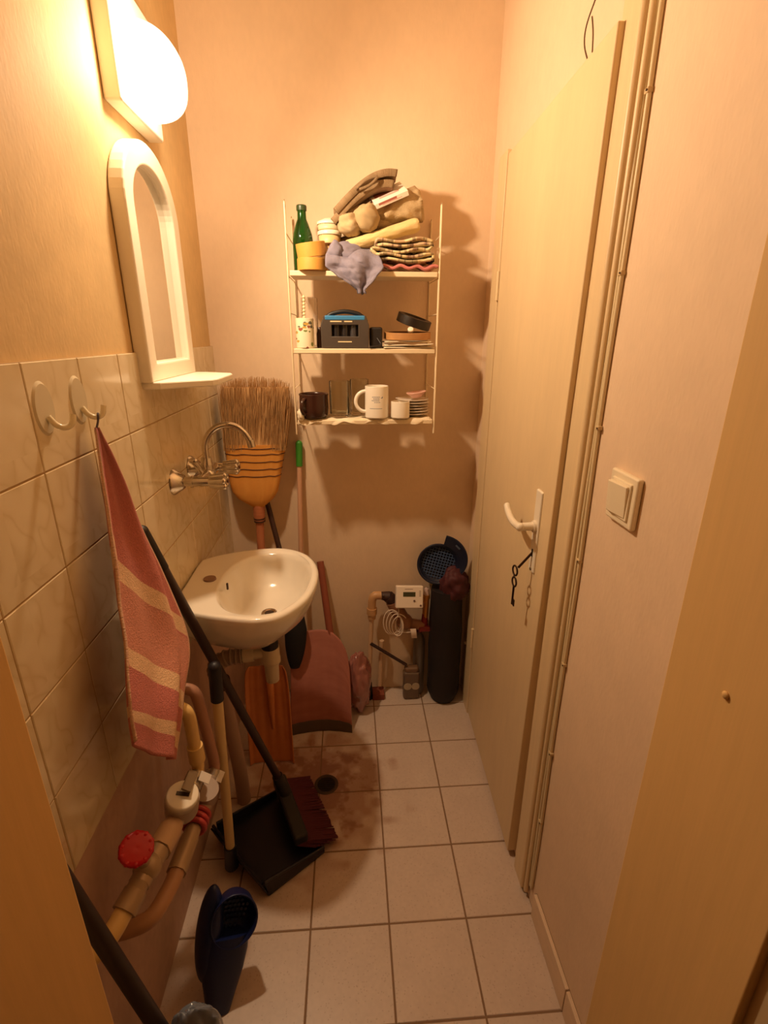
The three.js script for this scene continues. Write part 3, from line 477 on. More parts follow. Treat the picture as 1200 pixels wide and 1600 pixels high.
  // support under the heap: crumpled grey cloth
  // grey bundle
  single('cloth_bundle', rollG(V(-0.012, 1.757, -1.69), V(0.222, 1.818, -1.70), 0.036, 0.047, 0.9, 31, 0.30), fab('#c4ab83', '#a98f69', 27), 'large beige-grey bundled cloth in the middle of the heap', 'cloth bundle', [0.1, 1.74, -1.69], 'rags heaped on the top shelf board');
  single('cloth_bundle', crumple(V(0.012, 1.748, -1.645), 0.035, 0.03, 0.035, 0.35, 2.2, 8, 32), fab('#c9b18a', '#b0966f', 28), 'knotted beige cloth end at the front of the heap', 'cloth bundle', [0.012, 1.72, -1.645], 'rags heaped on the top shelf board');
  single('cloth_bundle', crumple(V(0.062, 1.768, -1.635), 0.033, 0.036, 0.03, 0.28, 1.8, 9, 32), fab('#bea67e', '#a2875f', 29), 'round grey-beige cloth lump on the cream roll', 'cloth bundle', [0.062, 1.735, -1.635], 'rags heaped on the top shelf board');
  // folded brown trousers arching on top
  const arcs = []; for (let l = 0; l < 2; l++) arcs.push(sheet((u, v) => { const t = u, r = 0.021 * l; return V(-0.028 + 0.175 * t - r * 0.4, 1.782 + 0.098 * Math.sin(Math.min(1, t * 1.0) * 1.75) - r * 1.3 + 0.003 * Math.sin(v * 12 + l), -1.635 - 0.11 * v - 0.006 * l); }, 30, 12, 0.018));
  const tr = thing('folded_trousers', 'brown folded trousers arched over the top of the rag heap', 'trousers', [0.05, 1.78, -1.69]);
  const tm = fab('#a08564', '#826848', 33);
  arcs.forEach((g) => part('layer', g, tm, tr));
  part('pocket_fold', tube([V(0.03, 1.836, -1.63), V(0.06, 1.858, -1.625), V(0.09, 1.866, -1.627), V(0.07, 1.846, -1.624), V(0.04, 1.834, -1.625)], 0.004, 40, 8), tm, tr);
  // booklet
  const bk = canvasTex(128, 128, (c, w, h) => { c.fillStyle = '#f2e6d6'; c.fillRect(0, 0, w, h); c.fillStyle = '#b0665a'; c.fillRect(w * 0.1, h * 0.1, w * 0.55, h * 0.45); c.fillStyle = '#d9a398'; c.fillRect(w * 0.2, h * 0.6, w * 0.6, h * 0.15); });
  const pg = RB(-0.05, 0.05, -0.007, 0.007, -0.045, 0.045, 0.001, 1).rotateX(0.5).rotateZ(0.38);
  single('booklet', pg.translate(0.125, 1.832, -1.67), mat(0xffffff, 0.6, { map: bk }), 'white and pink booklet tucked under the brown trousers', 'booklet', [0.125, 1.80, -1.67]);
  // blue-grey cloth draped over the front edge
  const dm = fab('#8f8796', '#766f80', 37);
  const d = thing('draped_cloth', 'blue-grey cloth hanging over the front of the top shelf board', 'cloth', [0.02, Y, -1.62]);
  part('drape', sheet((u, v) => {
    const w = 0.055 + 0.03 * Math.sin(v * 2.6) - Math.max(0, v - 0.45) * 0.13, x = 0.018 + (u - 0.5) * 2 * Math.max(0.012, w) + 0.035 * Math.max(0, v - 0.3);
    const s = v * 0.22; let y, z; if (s < 0.085) { z = -1.675 + s; y = Y + 0.016 + 0.05 * Math.cos(s / 0.085 * 1.4); } else { z = -1.587 + 0.006 * Math.sin((s - 0.085) * 20); y = Y + 0.020 - (s - 0.085) * 0.62; }
    return V(x, y + 0.006 * n3(u * 5, v * 6, 0, 3), z + 0.012 + 0.008 * Math.sin(u * 11 + v * 4) + 0.012 * Math.abs(n3(u * 5 + v * 3, v * 6 - u * 2, 1, 5)) + 0.005 * n3(u * 12, v * 12, 1, 6));
  }, 44, 50, 0.004), dm, d);
  part('bunched_end', crumple(V(0.0, Y + 0.036, -1.625), 0.046, 0.034, 0.026, 0.34, 2.4, 21, 40), dm, d);
  part('knot', crumple(V(-0.032, Y + 0.045, -1.60), 0.02, 0.028, 0.014, 0.3, 2.6, 22, 24), dm, d);
}
// ---- middle board
{
  const Y = SY[1];
  const spots = (base, cols, n, sx, sy, r0, r1, sd) => { const P = []; for (let i = 0; i < n; i++) P.push([hash(i, 1, sd), hash(i, 2, sd), r0 + (r1 - r0) * hash(i, 3, sd), hex(cols[i % cols.length]), hash(i, 4, sd) * 3]); return dataTex(256, 128, (u, v) => { let c = hex(base); for (const [a, b, r, k, t] of P) { let du = Math.abs(u - a); du = Math.min(du, 1 - du) * sx; let dv = (v - b) * sy; if (Math.hypot(du * Math.cos(t) + dv * Math.sin(t), (dv * Math.cos(t) - du * Math.sin(t)) * 1.7) < r) c = k; } return c; }); };
  const flo = spots('#efe4c4', ['#7d8a4c', '#a0604a', '#c9a24e', '#6b6a58'], 34, 0.173, 0.12, 0.004, 0.0095, 3);
  const cupG = (r, h, w) => lathe([[0, 0], [r * 0.92, 0], [r, 0.003], [r, h], [r - w * 0.5, h + 0.001], [r - w, h], [r - w, 0.005], [0, 0.005]], 36);
  const c = thing('tumbler', 'white ceramic tumbler with a flower pattern on the middle board', 'tumbler', [-0.130, Y, -1.628]);
  part('body', uvByHeight(cupG(0.0275, 0.085, 0.003)).translate(-0.130, Y, -1.628), mat(0xffffff, 0.25, { map: flo }), c);
  const rb = []; for (let i = 0; i < 11; i++) rb.push(ball(V(-0.131 + i * 0.0002, Y + 0.05 + i * 0.0095, -1.63), 0.0046, 1, 0.9, 1, 10)); rb.push(rod(V(-0.131, Y + 0.006, -1.63), V(-0.1288, Y + 0.15, -1.63), 0.0025, 0.0025, 8));
  single('beaded_rod', merge(rb), mat('#ecdcae', 0.35), 'pale beaded plastic rod standing in the flowered tumbler', 'rod', [-0.131, Y + 0.006, -1.63]);
  const cg = mat('#ffffff', 0.02, { transmission: 1, thickness: 0.003, ior: 1.45 });
  single('drinking_glass', cupG(0.026, 0.145, 0.002).translate(-0.118, Y, -1.684), cg, 'tall clear drinking glass behind the flowered tumbler', 'glass', [-0.118, Y, -1.684]);
  single('brown_pill_bottle', lathe([[0, 0], [0.0085, 0], [0.0095, 0.002], [0.0095, 0.042], [0.007, 0.05], [0.007, 0.062], [0, 0.062]], 24).translate(-0.088, Y, -1.668), mat('#4a2c1a', 0.3), 'small dark brown bottle between the tumbler and the charger', 'bottle', [-0.088, Y, -1.668]);
  // charger
  const dk = mat('#4a4038', 0.45), ch = thing('battery_charger', 'dark grey battery charger with blue top and black handle', 'charger', [-0.008, Y, -1.645]);
  const face = new THREE.Shape(); [[-0.070, 0], [0.070, 0], [0.071, 0.062], [0.062, 0.088], [-0.062, 0.088], [-0.071, 0.062]].forEach(([a, b], i) => i ? face.lineTo(a, b) : face.moveTo(a, b));
  const win = new THREE.Path(); [[-0.042, 0.030], [-0.042, 0.066], [0.042, 0.066], [0.042, 0.030]].forEach(([a, b], i) => i ? win.lineTo(a, b) : win.moveTo(a, b)); face.holes.push(win);
  part('case', merge([new THREE.ExtrudeGeometry(face, { depth: 0.02, bevelEnabled: true, bevelThickness: 0.003, bevelSize: 0.002, bevelSegments: 2 }).translate(-0.008, Y + 0.003, -1.635), RB(-0.078, 0.062, Y + 0.002, Y + 0.085, -1.70, -1.634, 0.006, 2)]), dk, ch);
  part('blue_top', RB(-0.069, 0.053, Y + 0.080, Y + 0.094, -1.695, -1.611, 0.004, 2), mat('#3f82b5', 0.35), ch, 'blue top panel');
  part('handle', tube([V(-0.066, Y + 0.088, -1.64), V(-0.045, Y + 0.100, -1.64), V(-0.008, Y + 0.106, -1.64), V(0.03, Y + 0.1, -1.64), V(0.05, Y + 0.088, -1.64)], 0.0065, 32, 10), mat('#1a1513', 0.5), ch, 'black handle');
  for (let i = 0; i < 3; i++) part('battery', rod(V(-0.034 + i * 0.026, Y + 0.034, -1.63), V(-0.034 + i * 0.026, Y + 0.068, -1.63), 0.0105, 0.0105, 20), mat(i === 2 ? '#3d3a3c' : '#211d1e', 0.35), ch);
  for (const [a, b, y] of [[-0.052, -0.018, 0.0755], [-0.010, 0.014, 0.0755], [-0.03, 0.012, 0.0178]]) part('marking', B(a, b, Y + y, Y + y + 0.0035, -1.613, -1.6112), mat('#d8c79c', 0.5), ch, 'pale printed mark');
  const ad = thing('power_adapter', 'black plastic power adapter wedged beside the charger', 'adapter', [0.087, Y, -1.66]);
  part('case', RB(0.068, 0.106, Y, Y + 0.062, -1.69, -1.625, 0.006, 2).applyMatrix4(new THREE.Matrix4()), mat('#1d1613', 0.5), ad);
  part('cord', tube([V(0.09, Y + 0.03, -1.626), V(0.10, Y + 0.012, -1.612), V(0.085, Y + 0.006, -1.604), V(0.065, Y + 0.005, -1.602)], 0.003, 24, 8), mat('#1d1613', 0.5), ad);
  // papers
  const pm = mat('#ecdcc0', 0.8);
  for (const [i, [x, z, r, dy, w]] of [[0.185, -1.66, 0.05, 0.003, 0.155], [0.19, -1.655, -0.09, 0.0095, 0.15], [0.18, -1.662, 0.12, 0.020, 0.14]].entries())
    single('paper_sheet', sheet((u, v) => { const a = (u - 0.5) * w, b = (v - 0.5) * 0.11; return V(x + a * Math.cos(r) - b * Math.sin(r), Y + dy + 0.0012 * Math.sin(u * 4 + i * 2) * v + (i === 1 ? 0.004 * u * u * (1 - v) : 0), z - (a * Math.sin(r) + b * Math.cos(r))); }, 20, 12, 0.004), pm, ['cream paper lying flat on the middle board, lowest of three', 'cream paper with a curled corner, between two others', 'cream paper under the large brown tape ring, topmost of three'][i], 'paper', [x, Y, z], 'papers on the middle board');
  const ring = (r, ri, h) => lathe([[ri, 0], [r - 0.001, 0], [r, 0.001], [r, h - 0.001], [r - 0.001, h], [ri, h], [ri, 0]], 56);
  const t1 = thing('tape_roll', 'wide brown tape ring lying on papers on the middle board', 'tape roll', [0.185, Y + 0.026, -1.665], 'tape rolls');
  part('tape', ring(0.073, 0.060, 0.020).rotateX(0.05).translate(0.187, Y + 0.028, -1.662), mat(0xffffff, 0.5, { map: mottled('#c3905a', '#a97644', 14, 2, 43) }), t1);
  part('core', ring(0.060, 0.057, 0.020).rotateX(0.05).translate(0.187, Y + 0.028, -1.662), mat('#6a4326', 0.8), t1);
  const t2 = thing('tape_roll', 'black tape roll tilted on the brown tape ring', 'tape roll', [0.21, Y + 0.055, -1.66], 'tape rolls');
  part('tape', ring(0.054, 0.036, 0.026).rotateX(0.15).rotateZ(-0.30).translate(0.203, Y + 0.068, -1.665), mat('#211813', 0.4), t2);
  part('core', ring(0.036, 0.034, 0.026).rotateX(0.15).rotateZ(-0.30).translate(0.203, Y + 0.068, -1.665), mat('#3a2a1f', 0.7), t2);
  single('bottle_cap', lathe([[0, 0.009], [0.007, 0.009], [0.009, 0.007], [0.0095, 0], [0, 0]], 20).rotateX(0.9).translate(0.19, Y + 0.052, -1.608), mat('#ede4d2', 0.35), 'small white cap in front of the black tape roll', 'cap', [0.19, Y + 0.05, -1.61]);
}
// ---- bottom board
{
  const Y = SY[2] + 0.004;
  single('newspaper_lining', sheet((u, v) => { const e = Math.max(0, v - 0.9) * 10; return V(SXL + 0.008 + (SXR - SXL - 0.02) * u, SY[2] + 0.0022 - e * (0.012 + 0.005 * Math.sin(u * 31)) + 0.0012 * Math.sin(u * 60 + v * 7), SZB + 0.002 + (0.113 + 0.004 * Math.sin(u * 23) + 0.003 * Math.sin(u * 51)) * Math.min(1, v * 1.02)); }, 80, 24, 0.0022), mat(0xffffff, 0.85, { map: mottled('#ecdcc0', '#d8c2a0', 9, 9, 47) }), 'crinkled pale paper lining the bottom shelf board', 'shelf paper', [0.05, SY[2], -1.69]);
  single('crumpled_paper', crumple(V(-0.152, Y + 0.014, -1.598), 0.011, 0.018, 0.012, 0.4, 3, 14, 20), mat('#eadbbf', 0.8), 'crumpled bit of pale paper at the corner of the bottom board', 'paper', [-0.152, Y, -1.6]);
  const cup = (r, h, w, foot = 0.9) => lathe([[0, 0], [r * foot, 0], [r, 0.005], [r, h - 0.001], [r - w * 0.5, h], [r - w, h - 0.001], [r - w, 0.007], [0, 0.006]], 40);
  const ear = (cx, cz, r, y0, y1, out, ang, rad) => { const p = []; for (let i = 0; i <= 12; i++) { const a = -Math.PI / 2 + i / 12 * Math.PI; const d = r - 0.002 + Math.cos(a) * out; p.push(V(cx + Math.cos(ang) * d, (y0 + y1) / 2 + Math.sin(a) * (y1 - y0) / 2, cz + Math.sin(ang) * d)); } return tube(p, rad, 36, 10); };
  const bm = mat('#3c2118', 0.22), m1 = thing('mug', 'dark brown glazed mug on the bottom board', 'mug', [-0.112, Y, -1.635]);
  part('body', lathe([[0, 0], [0.036, 0], [0.043, 0.008], [0.046, 0.03], [0.045, 0.068], [0.047, 0.074], [0.045, 0.076], [0.042, 0.07], [0.042, 0.02], [0, 0.008]], 40).translate(-0.112, Y, -1.635), bm, m1);
  part('handle', ear(-0.112, -1.635, 0.045, Y + 0.016, Y + 0.062, 0.022, 2.15, 0.0055), bm, m1);
  const gl = mat('#f6f7ee', 0.05, { transmission: 1, thickness: 0.002, ior: 1.45 });
  const fac = (r, h) => { const g = lathe([[0, 0], [r * 0.9, 0], [r, 0.008], [r, h], [r - 0.003, h + 0.001], [r - 0.005, h], [r - 0.006, 0.012], [0, 0.012]], 48), p = g.attributes.position; for (let i = 0; i < p.count; i++) { const x = p.getX(i), z = p.getZ(i), y = p.getY(i), a = Math.atan2(z, x), k = 1 + (y > 0.01 && y < h - 0.012 ? 0 : 0) + 0.03 * Math.cos(a * 9 + y * 60); p.setXYZ(i, x * k, y, z * k); } g.computeVertexNormals(); return g; };
  single('glass_jar', fac(0.033, 0.113).translate(-0.03, Y, -1.645), gl, 'cut glass tumbler between the brown mug and the white mug', 'glass', [-0.03, Y, -1.645], 'clear glasses on the bottom board');
  single('glass_jar', fac(0.031, 0.115).translate(0.034, Y, -1.685), gl, 'cut glass tumbler standing behind the white mug', 'glass', [0.034, Y, -1.685], 'clear glasses on the bottom board');
  const logo = canvasTex(512, 256, (c, w, h) => { c.fillStyle = '#f2e8d8'; c.fillRect(0, 0, w, h); c.strokeStyle = '#58627c'; c.fillStyle = '#58627c'; const x0 = 110; [[0, 78, 6], [8, 92, 6], [-4, 106, 5], [14, 120, 5]].forEach(([dx, y, h2], k) => { for (let q = 0; q < 5 - (k % 2); q++) c.fillRect(x0 + dx + q * 11, y, 7 + (q * 3 + k) % 3, h2); }); c.fillRect(x0 + 60, 86, 12, 5); c.fillRect(x0 + 68, 78, 6, 10); c.lineWidth = 3; c.beginPath(); c.moveTo(x0 - 20, 172); c.lineTo(x0 + 70, 172); c.stroke(); });
  const wm = mat('#f2e8d8', 0.18), m2 = thing('mug', 'white mug with a small blue printed emblem on the bottom board', 'mug', [0.088, Y, -1.625]);
  const mb = uvByHeight(cup(0.0375, 0.1, 0.0035, 0.95)); mb.rotateY(-1.78); part('body', mb.translate(0.088, Y, -1.625), mat(0xffffff, 0.18, { map: logo }), m2);
  part('handle', ear(0.088, -1.625, 0.0375, Y + 0.02, Y + 0.084, 0.032, Math.PI - 0.12, 0.0058), wm, m2);
  const m3 = thing('small_cup', 'small plain white cup between the white mug and the saucers', 'cup', [0.163, Y, -1.615]);
  part('body', cup(0.03, 0.053, 0.003, 0.94).translate(0.163, Y, -1.615), wm, m3);
  const sm = mat('#ecdcc8', 0.25), sp = mat('#d9a898', 0.3);
  const sg = lathe([[0, 0], [0.027, 0], [0.029, 0.002], [0.050, 0.0085], [0.0545, 0.0095], [0.0545, 0.0115], [0.049, 0.0108], [0.028, 0.0045], [0, 0.004]], 48);
  ['lowest white saucer of the stack, lying on the shelf paper', 'second white saucer up in the stack beside the small cup', 'third white saucer up in the stack beside the small cup', 'fourth white saucer up in the stack beside the small cup', 'fifth white saucer up in the stack, under the topmost one', 'topmost white saucer of the stack, carrying the pink dish'].forEach((label, i) => single('saucer', sg.clone().translate(0.208 + rr(-0.002, 0.002), Y + i * 0.0088, -1.668 + rr(-0.002, 0.002)), sm, label, 'saucer', [0.208, Y + i * 0.0088, -1.668], 'stacked saucers'));
  single('saucer', sg.clone().scale(0.6, 1.6, 0.6).rotateZ(0.12).translate(0.222, Y + 6 * 0.0088 + 0.006, -1.665), sp, 'small pink dish tilted on top of the saucer stack', 'dish', [0.228, Y + 0.058, -1.675]);
}
// ---------------------------------------------------------------- straw broom, standing on its handle
{
  const b = thing('straw_broom', 'large straw broom standing upside down in the corner', 'broom', [-0.34, 0, -1.70]);
  const straw = mat(0xffffff, 0.85, { map: mottled('#d6ab74', '#b88a56', 30, 3, 53) }), sew = mat(0xffffff, 0.7, { map: mottled('#e0a04a', '#cc8636', 24, 2, 55) }), thr = mat('#4a2a18', 0.7), hd = mat(0xffffff, 0.5, { map: mottled('#c27a52', '#a8613f', 3, 14, 57) });
  const prof = [[0.868, -0.331, 0.020, 0.018], [0.882, -0.334, 0.040, 0.024], [0.900, -0.338, 0.064, 0.028], [0.925, -0.339, 0.080, 0.030], [0.96, -0.338, 0.088, 0.030], [1.0, -0.335, 0.0925, 0.029], [1.05, -0.330, 0.099, 0.028], [1.095, -0.324, 0.106, 0.027]];
  const zc = -1.735, ringAt = (y, cx, hw, hd2) => { const r = []; for (let i = 0; i < 48; i++) { const a = -i / 48 * 6.2832, c = Math.cos(a), s = Math.sin(a), e = (v) => Math.sign(v) * Math.pow(Math.abs(v), 0.75); r.push(V(cx + e(c) * hw * (1 + 0.008 * Math.sin(i * 5)), y, zc + e(s) * hd2 * (1 + 0.03 * Math.sin(i * 7)))); } return r; };
  part('sewn_shoulder', loft(prof.map((p) => ringAt(...p))), sew, b);
  for (const y of [0.985, 1.01, 1.036, 1.062, 1.082]) { const i = prof.findIndex((p) => p[0] > y), p0 = prof[i - 1], p1 = prof[i], t = (y - p0[0]) / (p1[0] - p0[0]); part('stitching', tube(ringAt(y, p0[1] + (p1[1] - p0[1]) * t, (p0[2] + (p1[2] - p0[2]) * t) + 0.0005, (p0[3] + (p1[3] - p0[3]) * t) + 0.0008).filter((_, k) => k % 2 === 0).map((q, k) => q.add(V(0, 0.0015 * Math.sin(k * 2.3), 0))), 0.0016, 96, 5, true), thr, b); }
  const core = loft([ringAt(1.09, -0.325, 0.1045, 0.025), ringAt(1.16, -0.318, 0.105, 0.021), ringAt(1.24, -0.312, 0.107, 0.019), ringAt(1.285, -0.308, 0.108, 0.016)]);
  const st = [core];
  for (let i = 0; i < 1700; i++) {
    const u = rr(-1, 1), w = rr(-1, 1), x0 = -0.325 + u * 0.104, z0 = zc + w * 0.026, lean = rr(-0.008, 0.008), L = rr(0.17, 0.24) - 0.02 * u * u, x1 = -0.311 + u * 0.116 + lean, z1 = Math.max(ZB + 0.004, zc + w * 0.033 - 0.006 + rr(-0.006, 0.006));
    const m = V((x0 + x1) / 2 + rr(-0.005, 0.005), 1.09 + L * 0.5, (z0 + z1) / 2 + (w > 0.3 ? rr(0, 0.006) : 0));
    const a = V(x0, 1.075, z0), c = V(x1, 1.08 + L, z1); st.push(rod(a, m, 0.0010, 0.0009, 3, false), rod(m, c, 0.0009, 0.0005, 3, false));
  }
  const br = part('bristles', merge(st), straw, b, 'dry straw bristles'); br.userData.kind = 'stuff';
  part('neck', rod(V(-0.3315, 0.875, zc), V(-0.3325, 0.815, zc + 0.002), 0.0215, 0.0195, 20), hd, b);
  part('wire_band', merge([rod(V(-0.3325, 0.825, zc + 0.001), V(-0.3325, 0.819, zc + 0.001), 0.0208, 0.0208, 20), rod(V(-0.3325, 0.815, zc + 0.001), V(-0.3325, 0.809, zc + 0.001), 0.0204, 0.0204, 20)]), thr, b);
  part('handle', rod(V(-0.3325, 0.82, zc + 0.002), V(-0.345, 0.001, -1.69), 0.0145, 0.013, 18), hd, b);
}
// poles behind the basin
{
  const g = thing('mop_pole', 'thin pale pole with a green plastic end standing behind the basin', 'pole', [-0.2, 0, -1.73]);
  const a = V(-0.181, 1.088, -1.782), z = V(-0.212, 0.0, -1.70), at = (t) => a.clone().lerp(z, t);
  part('pole', rod(at(0.05), z, 0.009, 0.009, 16), mat('#cf9f7e', 0.45), g);
  part('green_end', merge([rod(at(0.002), at(0.078), 0.0125, 0.0115, 16), ball(at(0.004), 0.0122, 1, 1, 1, 14)]), mat('#3f8a2a', 0.45), g, 'green plastic end');
  const s = thing('black_brush', 'black brush on a dark stick half hidden behind the basin', 'brush', [-0.23, 0.25, -1.66]);
  part('stick', rod(V(-0.322, 0.93, -1.788), V(-0.210, 0.47, -1.65), 0.0095, 0.0095, 14), mat('#3a1f14', 0.5), s);
  const bl = mat('#15100f', 0.8), rings = []; const ax0 = V(-0.208, 0.53, -1.66), ax1 = V(-0.224, 0.262, -1.612);
  for (let j = 0; j <= 20; j++) { const t = j / 20, r = 0.041 * Math.pow(Math.sin(Math.min(1, 0.06 + t * 0.9 + 0.04) * Math.PI * 0.93), 0.55) * (0.55 + 0.45 * Math.min(1, t * 2.2)), c = ax0.clone().lerp(ax1, t), q = []; for (let i = 0; i < 24; i++) { const an = -i / 24 * 6.2832; q.push(V(c.x + Math.cos(an) * r, c.y, c.z + Math.sin(an) * r * 0.6)); } rings.push(q); }
  part('head', loft(rings.reverse()), bl, s, 'black oval head');
}
// large shovel
{
  const pm = mat(0xffffff, 0.6, { map: mottled('#b4715f', '#a26150', 3, 18, 63) }), em = mat('#5a4a3a', 0.55);
  const s = thing('snow_shovel', 'large reddish-brown shovel blade with a grey edge leaning at the back wall', 'shovel', [-0.13, 0, -1.6]);
  const f = (u, v, k = 0) => { const x0 = -0.248, x1 = -0.012, top = 0.235 + 0.135 * Math.sqrt(Math.max(0, 1 - Math.pow(Math.max(0, (u - 0.5) / 0.5), 2.2))) * (1 - 0.12 * Math.pow(Math.max(0, 0.4 - u) / 0.4, 2)), y = 0.002 + top * v; const x = x0 + (x1 - x0) * u + 0.015 * v * (0.5 - u); return V(x, y, -1.548 - 0.125 * Math.pow(v, 1.15) * (top / 0.365) - 0.018 * Math.sin(u * Math.PI) - k + 0.0012 * Math.sin(u * 38) * Math.min(1, (1 - v) * 3) * 0.4); };
  part('blade', sheet((u, v) => f(u, 0.07 + v * 0.93), 60, 40, 0.004), pm, s);
  part('edge_strip', sheet((u, v) => f(u, v * 0.115, -0.004), 30, 4, 0.003), em, s, 'grey metal edge strip');
  part('handle', rod(V(-0.085, 0.30, -1.678), V(-0.124, 0.62, -1.782), 0.014, 0.0135, 16), mat('#8e4a34', 0.5), s);
  const bag = crumple(V(0.018, 0.135, -1.67), 0.047, 0.136, 0.055, 0.22, 3.4, 41, 56);
  single('plastic_bag', bag, mat('#b9776a', 0.18, { transmission: 0.25, thickness: 0, clearcoat: 0.7, clearcoatRoughness: 0.1 }), 'crumpled pink plastic bag behind the large shovel blade', 'plastic bag', [0.018, 0, -1.67]);
}
{ // orange shovel
  const om = mat(0xffffff, 0.42, { map: mottled('#e09055', '#cd7c44', 6, 12, 67) });
  const s = thing('plastic_shovel', 'orange plastic shovel blade leaning under the basin', 'shovel', [-0.3, 0, -1.43]);
  const f = (u, v) => { const w = 0.077 - 0.010 * Math.pow(v, 8), xc = -0.298 - 0.013 * v, a = (u - 0.5) * 2; const k = Math.abs(a) > 0.86 ? (Math.abs(a) - 0.86) / 0.14 : 0; const round = v > 0.93 ? Math.sqrt(Math.max(0, 1 - Math.pow((v - 0.93) / 0.07, 2) * Math.pow(Math.abs(a), 6))) : 1; return V(xc + a * w * (0.9 + 0.1 * round), 0.004 + 0.345 * v, -1.417 - 0.088 * v + 0.010 * k + 0.0014 * Math.cos(a * 15) * (Math.abs(a) < 0.75 ? 1 : 0) * Math.min(1, v * 3) - 0.006 * Math.cos(a * 1.5)); };
  part('blade', sheet(f, 60, 40, 0.0035), om, s);
  part('socket', loft([0, 0.25, 0.5, 0.75, 1].map((t) => { const c = V(-0.300 - 0.012 * t + 0.01, 0.13 + 0.27 * t, -1.445 - 0.068 * t), r = 0.004 + 0.0135 * Math.pow(t, 0.6), q = []; for (let i = 0; i < 18; i++) { const a = -i / 18 * 6.2832; q.push(V(c.x + Math.cos(a) * r, c.y, c.z + Math.sin(a) * r)); } return q; }).reverse()), om, s);
  part('handle', rod(V(-0.302, 0.39, -1.512), V(-0.315, 0.60, -1.57), 0.0125, 0.0125, 16), mat('#c3a07a', 0.5), s);
}
// ---------------------------------------------------------------- long-handled dustpan and broom
{
  const pl = mat('#171624', 0.4), R0 = V(-0.420, 0, -1.135), F0 = V(-0.245, 0, -0.962), F1 = V(-0.098, 0, -1.075), R1 = V(-0.255, 0, -1.285);
  // pan: back edge R0-F0 carries the pole, mouth R1-F1
  const d = thing('dustpan', 'dark blue long-handled dustpan standing on the floor tiles', 'dustpan', [-0.25, 0, -1.11]);
  const bil = (u, v) => { const a = R0.clone().lerp(F0, u), b = R1.clone().lerp(F1, u); return a.lerp(b, v); };   // v = 0 back, 1 mouth
  part('pan_floor', sheet((u, v) => bil(u, v).add(V(0, 0.006 + 0.01 * (1 - v), 0)), 10, 10, 0.005), pl, d);
  const wall = (p, q, h0, h1, tilt) => sheet((u, v) => { const a = p.clone().lerp(q, u); return a.add(tilt.clone().multiplyScalar(v * (h0 + (h1 - h0) * u))).add(V(0, 0.003 + v * (h0 + (h1 - h0) * u), 0)); }, 12, 6, 0.005);
  part('side_wall', wall(F0, F1, 0.062, 0.022, V(-0.10, 0, 0.12)), pl, d); part('side_wall', wall(R0, R1, 0.062, 0.022, V(-0.05, 0, -0.1)), pl, d);
  part('back_wall', wall(R0, F0, 0.062, 0.062, V(-0.22, 0, 0.2)), pl, d);
  part('rim', merge([tube([F0.clone().add(V(-0.006, 0.064, 0.007)), F0.clone().lerp(F1, 0.5).add(V(-0.004, 0.044, 0.005)), F1.clone().add(V(-0.002, 0.025, 0.003))], 0.0045, 12, 8), tube([R0.clone().add(V(-0.01, 0.066, 0.005)), R0.clone().lerp(F0, 0.5).add(V(-0.012, 0.066, 0.012)), F0.clone().add(V(-0.012, 0.066, 0.012))], 0.0045, 12, 8)]), pl, d);
  const bm = V(-0.358, 0.035, -1.035), tp = V(-0.325, 0.635, -0.995), dir = tp.clone().sub(bm).normalize();
  part('socket', rod(bm.clone().addScaledVector(dir, -0.01), bm.clone().addScaledVector(dir, 0.075), 0.0195, 0.0165, 18), pl, d);
  part('pole', rod(bm.clone().addScaledVector(dir, 0.05), tp, 0.0125, 0.0125, 18), mat('#e2c48a', 0.4), d, 'cream pole');
  part('grip', merge([rod(tp, tp.clone().addScaledVector(dir, 0.095), 0.0155, 0.0145, 18), ball(tp.clone().addScaledVector(dir, 0.095), 0.0145)]), mat('#17131c', 0.5), d, 'black grip');
  // broom: head rests across the pan, handle leans on the wall tiles
  const b = thing('sweeping_broom', 'small broom with maroon bristles and a dark pole leaning on the tiled wall', 'broom', [-0.2, 0.01, -1.2]);
  const A = V(-0.428, 1.07, -0.985), Bp = V(-0.232, 0.105, -1.222);
  const hdm = mat('#36211a', 0.45); part('pole', rod(A, Bp, 0.0115, 0.0115, 18), hdm, b); part('pole_end', merge([rod(A, A.clone().lerp(Bp, 0.10), 0.0128, 0.0128, 18), ball(A, 0.0128)]), mat('#1d1512', 0.5), b);
  const H0 = V(-0.252, 0.082, -1.272), H1 = V(-0.162, 0.062, -1.068), hx = H1.clone().sub(H0), L = hx.length(), hxn = hx.clone().normalize(), side = V(hxn.z, 0, -hxn.x).multiplyScalar(-1);   // side points to the mouth (+x)
  const M = new THREE.Matrix4().makeBasis(hxn, V(0, 1, 0), side.clone().normalize());
  const hb = new RoundedBoxGeometry(L, 0.036, 0.042, 3, 0.008).applyMatrix4(M).translate((H0.x + H1.x) / 2, (H0.y + H1.y) / 2, (H0.z + H1.z) / 2);
  part('head_block', hb, mat('#2b2724', 0.6), b); part('pole_socket', rod(Bp.clone().lerp(A, 0.06), V(-0.222, 0.080, -1.21), 0.0165, 0.0185, 16), mat('#2b2724', 0.6), b);
  const br = [], sd = side.clone().normalize(); if (sd.x < 0) sd.multiplyScalar(-1);
  for (let i = 0; i < 70; i++) for (let j = 0; j < 9; j++) { const t = (i + 0.5) / 70, p = H0.clone().lerp(H1, t).addScaledVector(sd, -0.014 + j * 0.0045).add(V(0, -0.012, 0)); const e = p.clone().addScaledVector(sd, 0.052 + j * 0.0042 + rr(-0.0015, 0.0015)).addScaledVector(hxn, (t - 0.5) * 0.03 + rr(-0.001, 0.001)); e.y = 0.020 + rr(0, 0.008) + (7 - j) * 0.0002; br.push(rod(p, e, 0.0026, 0.0022, 4, true)); }
  const o = part('bristles', merge(br), mat('#541522', 0.75), b, 'maroon bristles'); o.userData.kind = 'stuff';
}
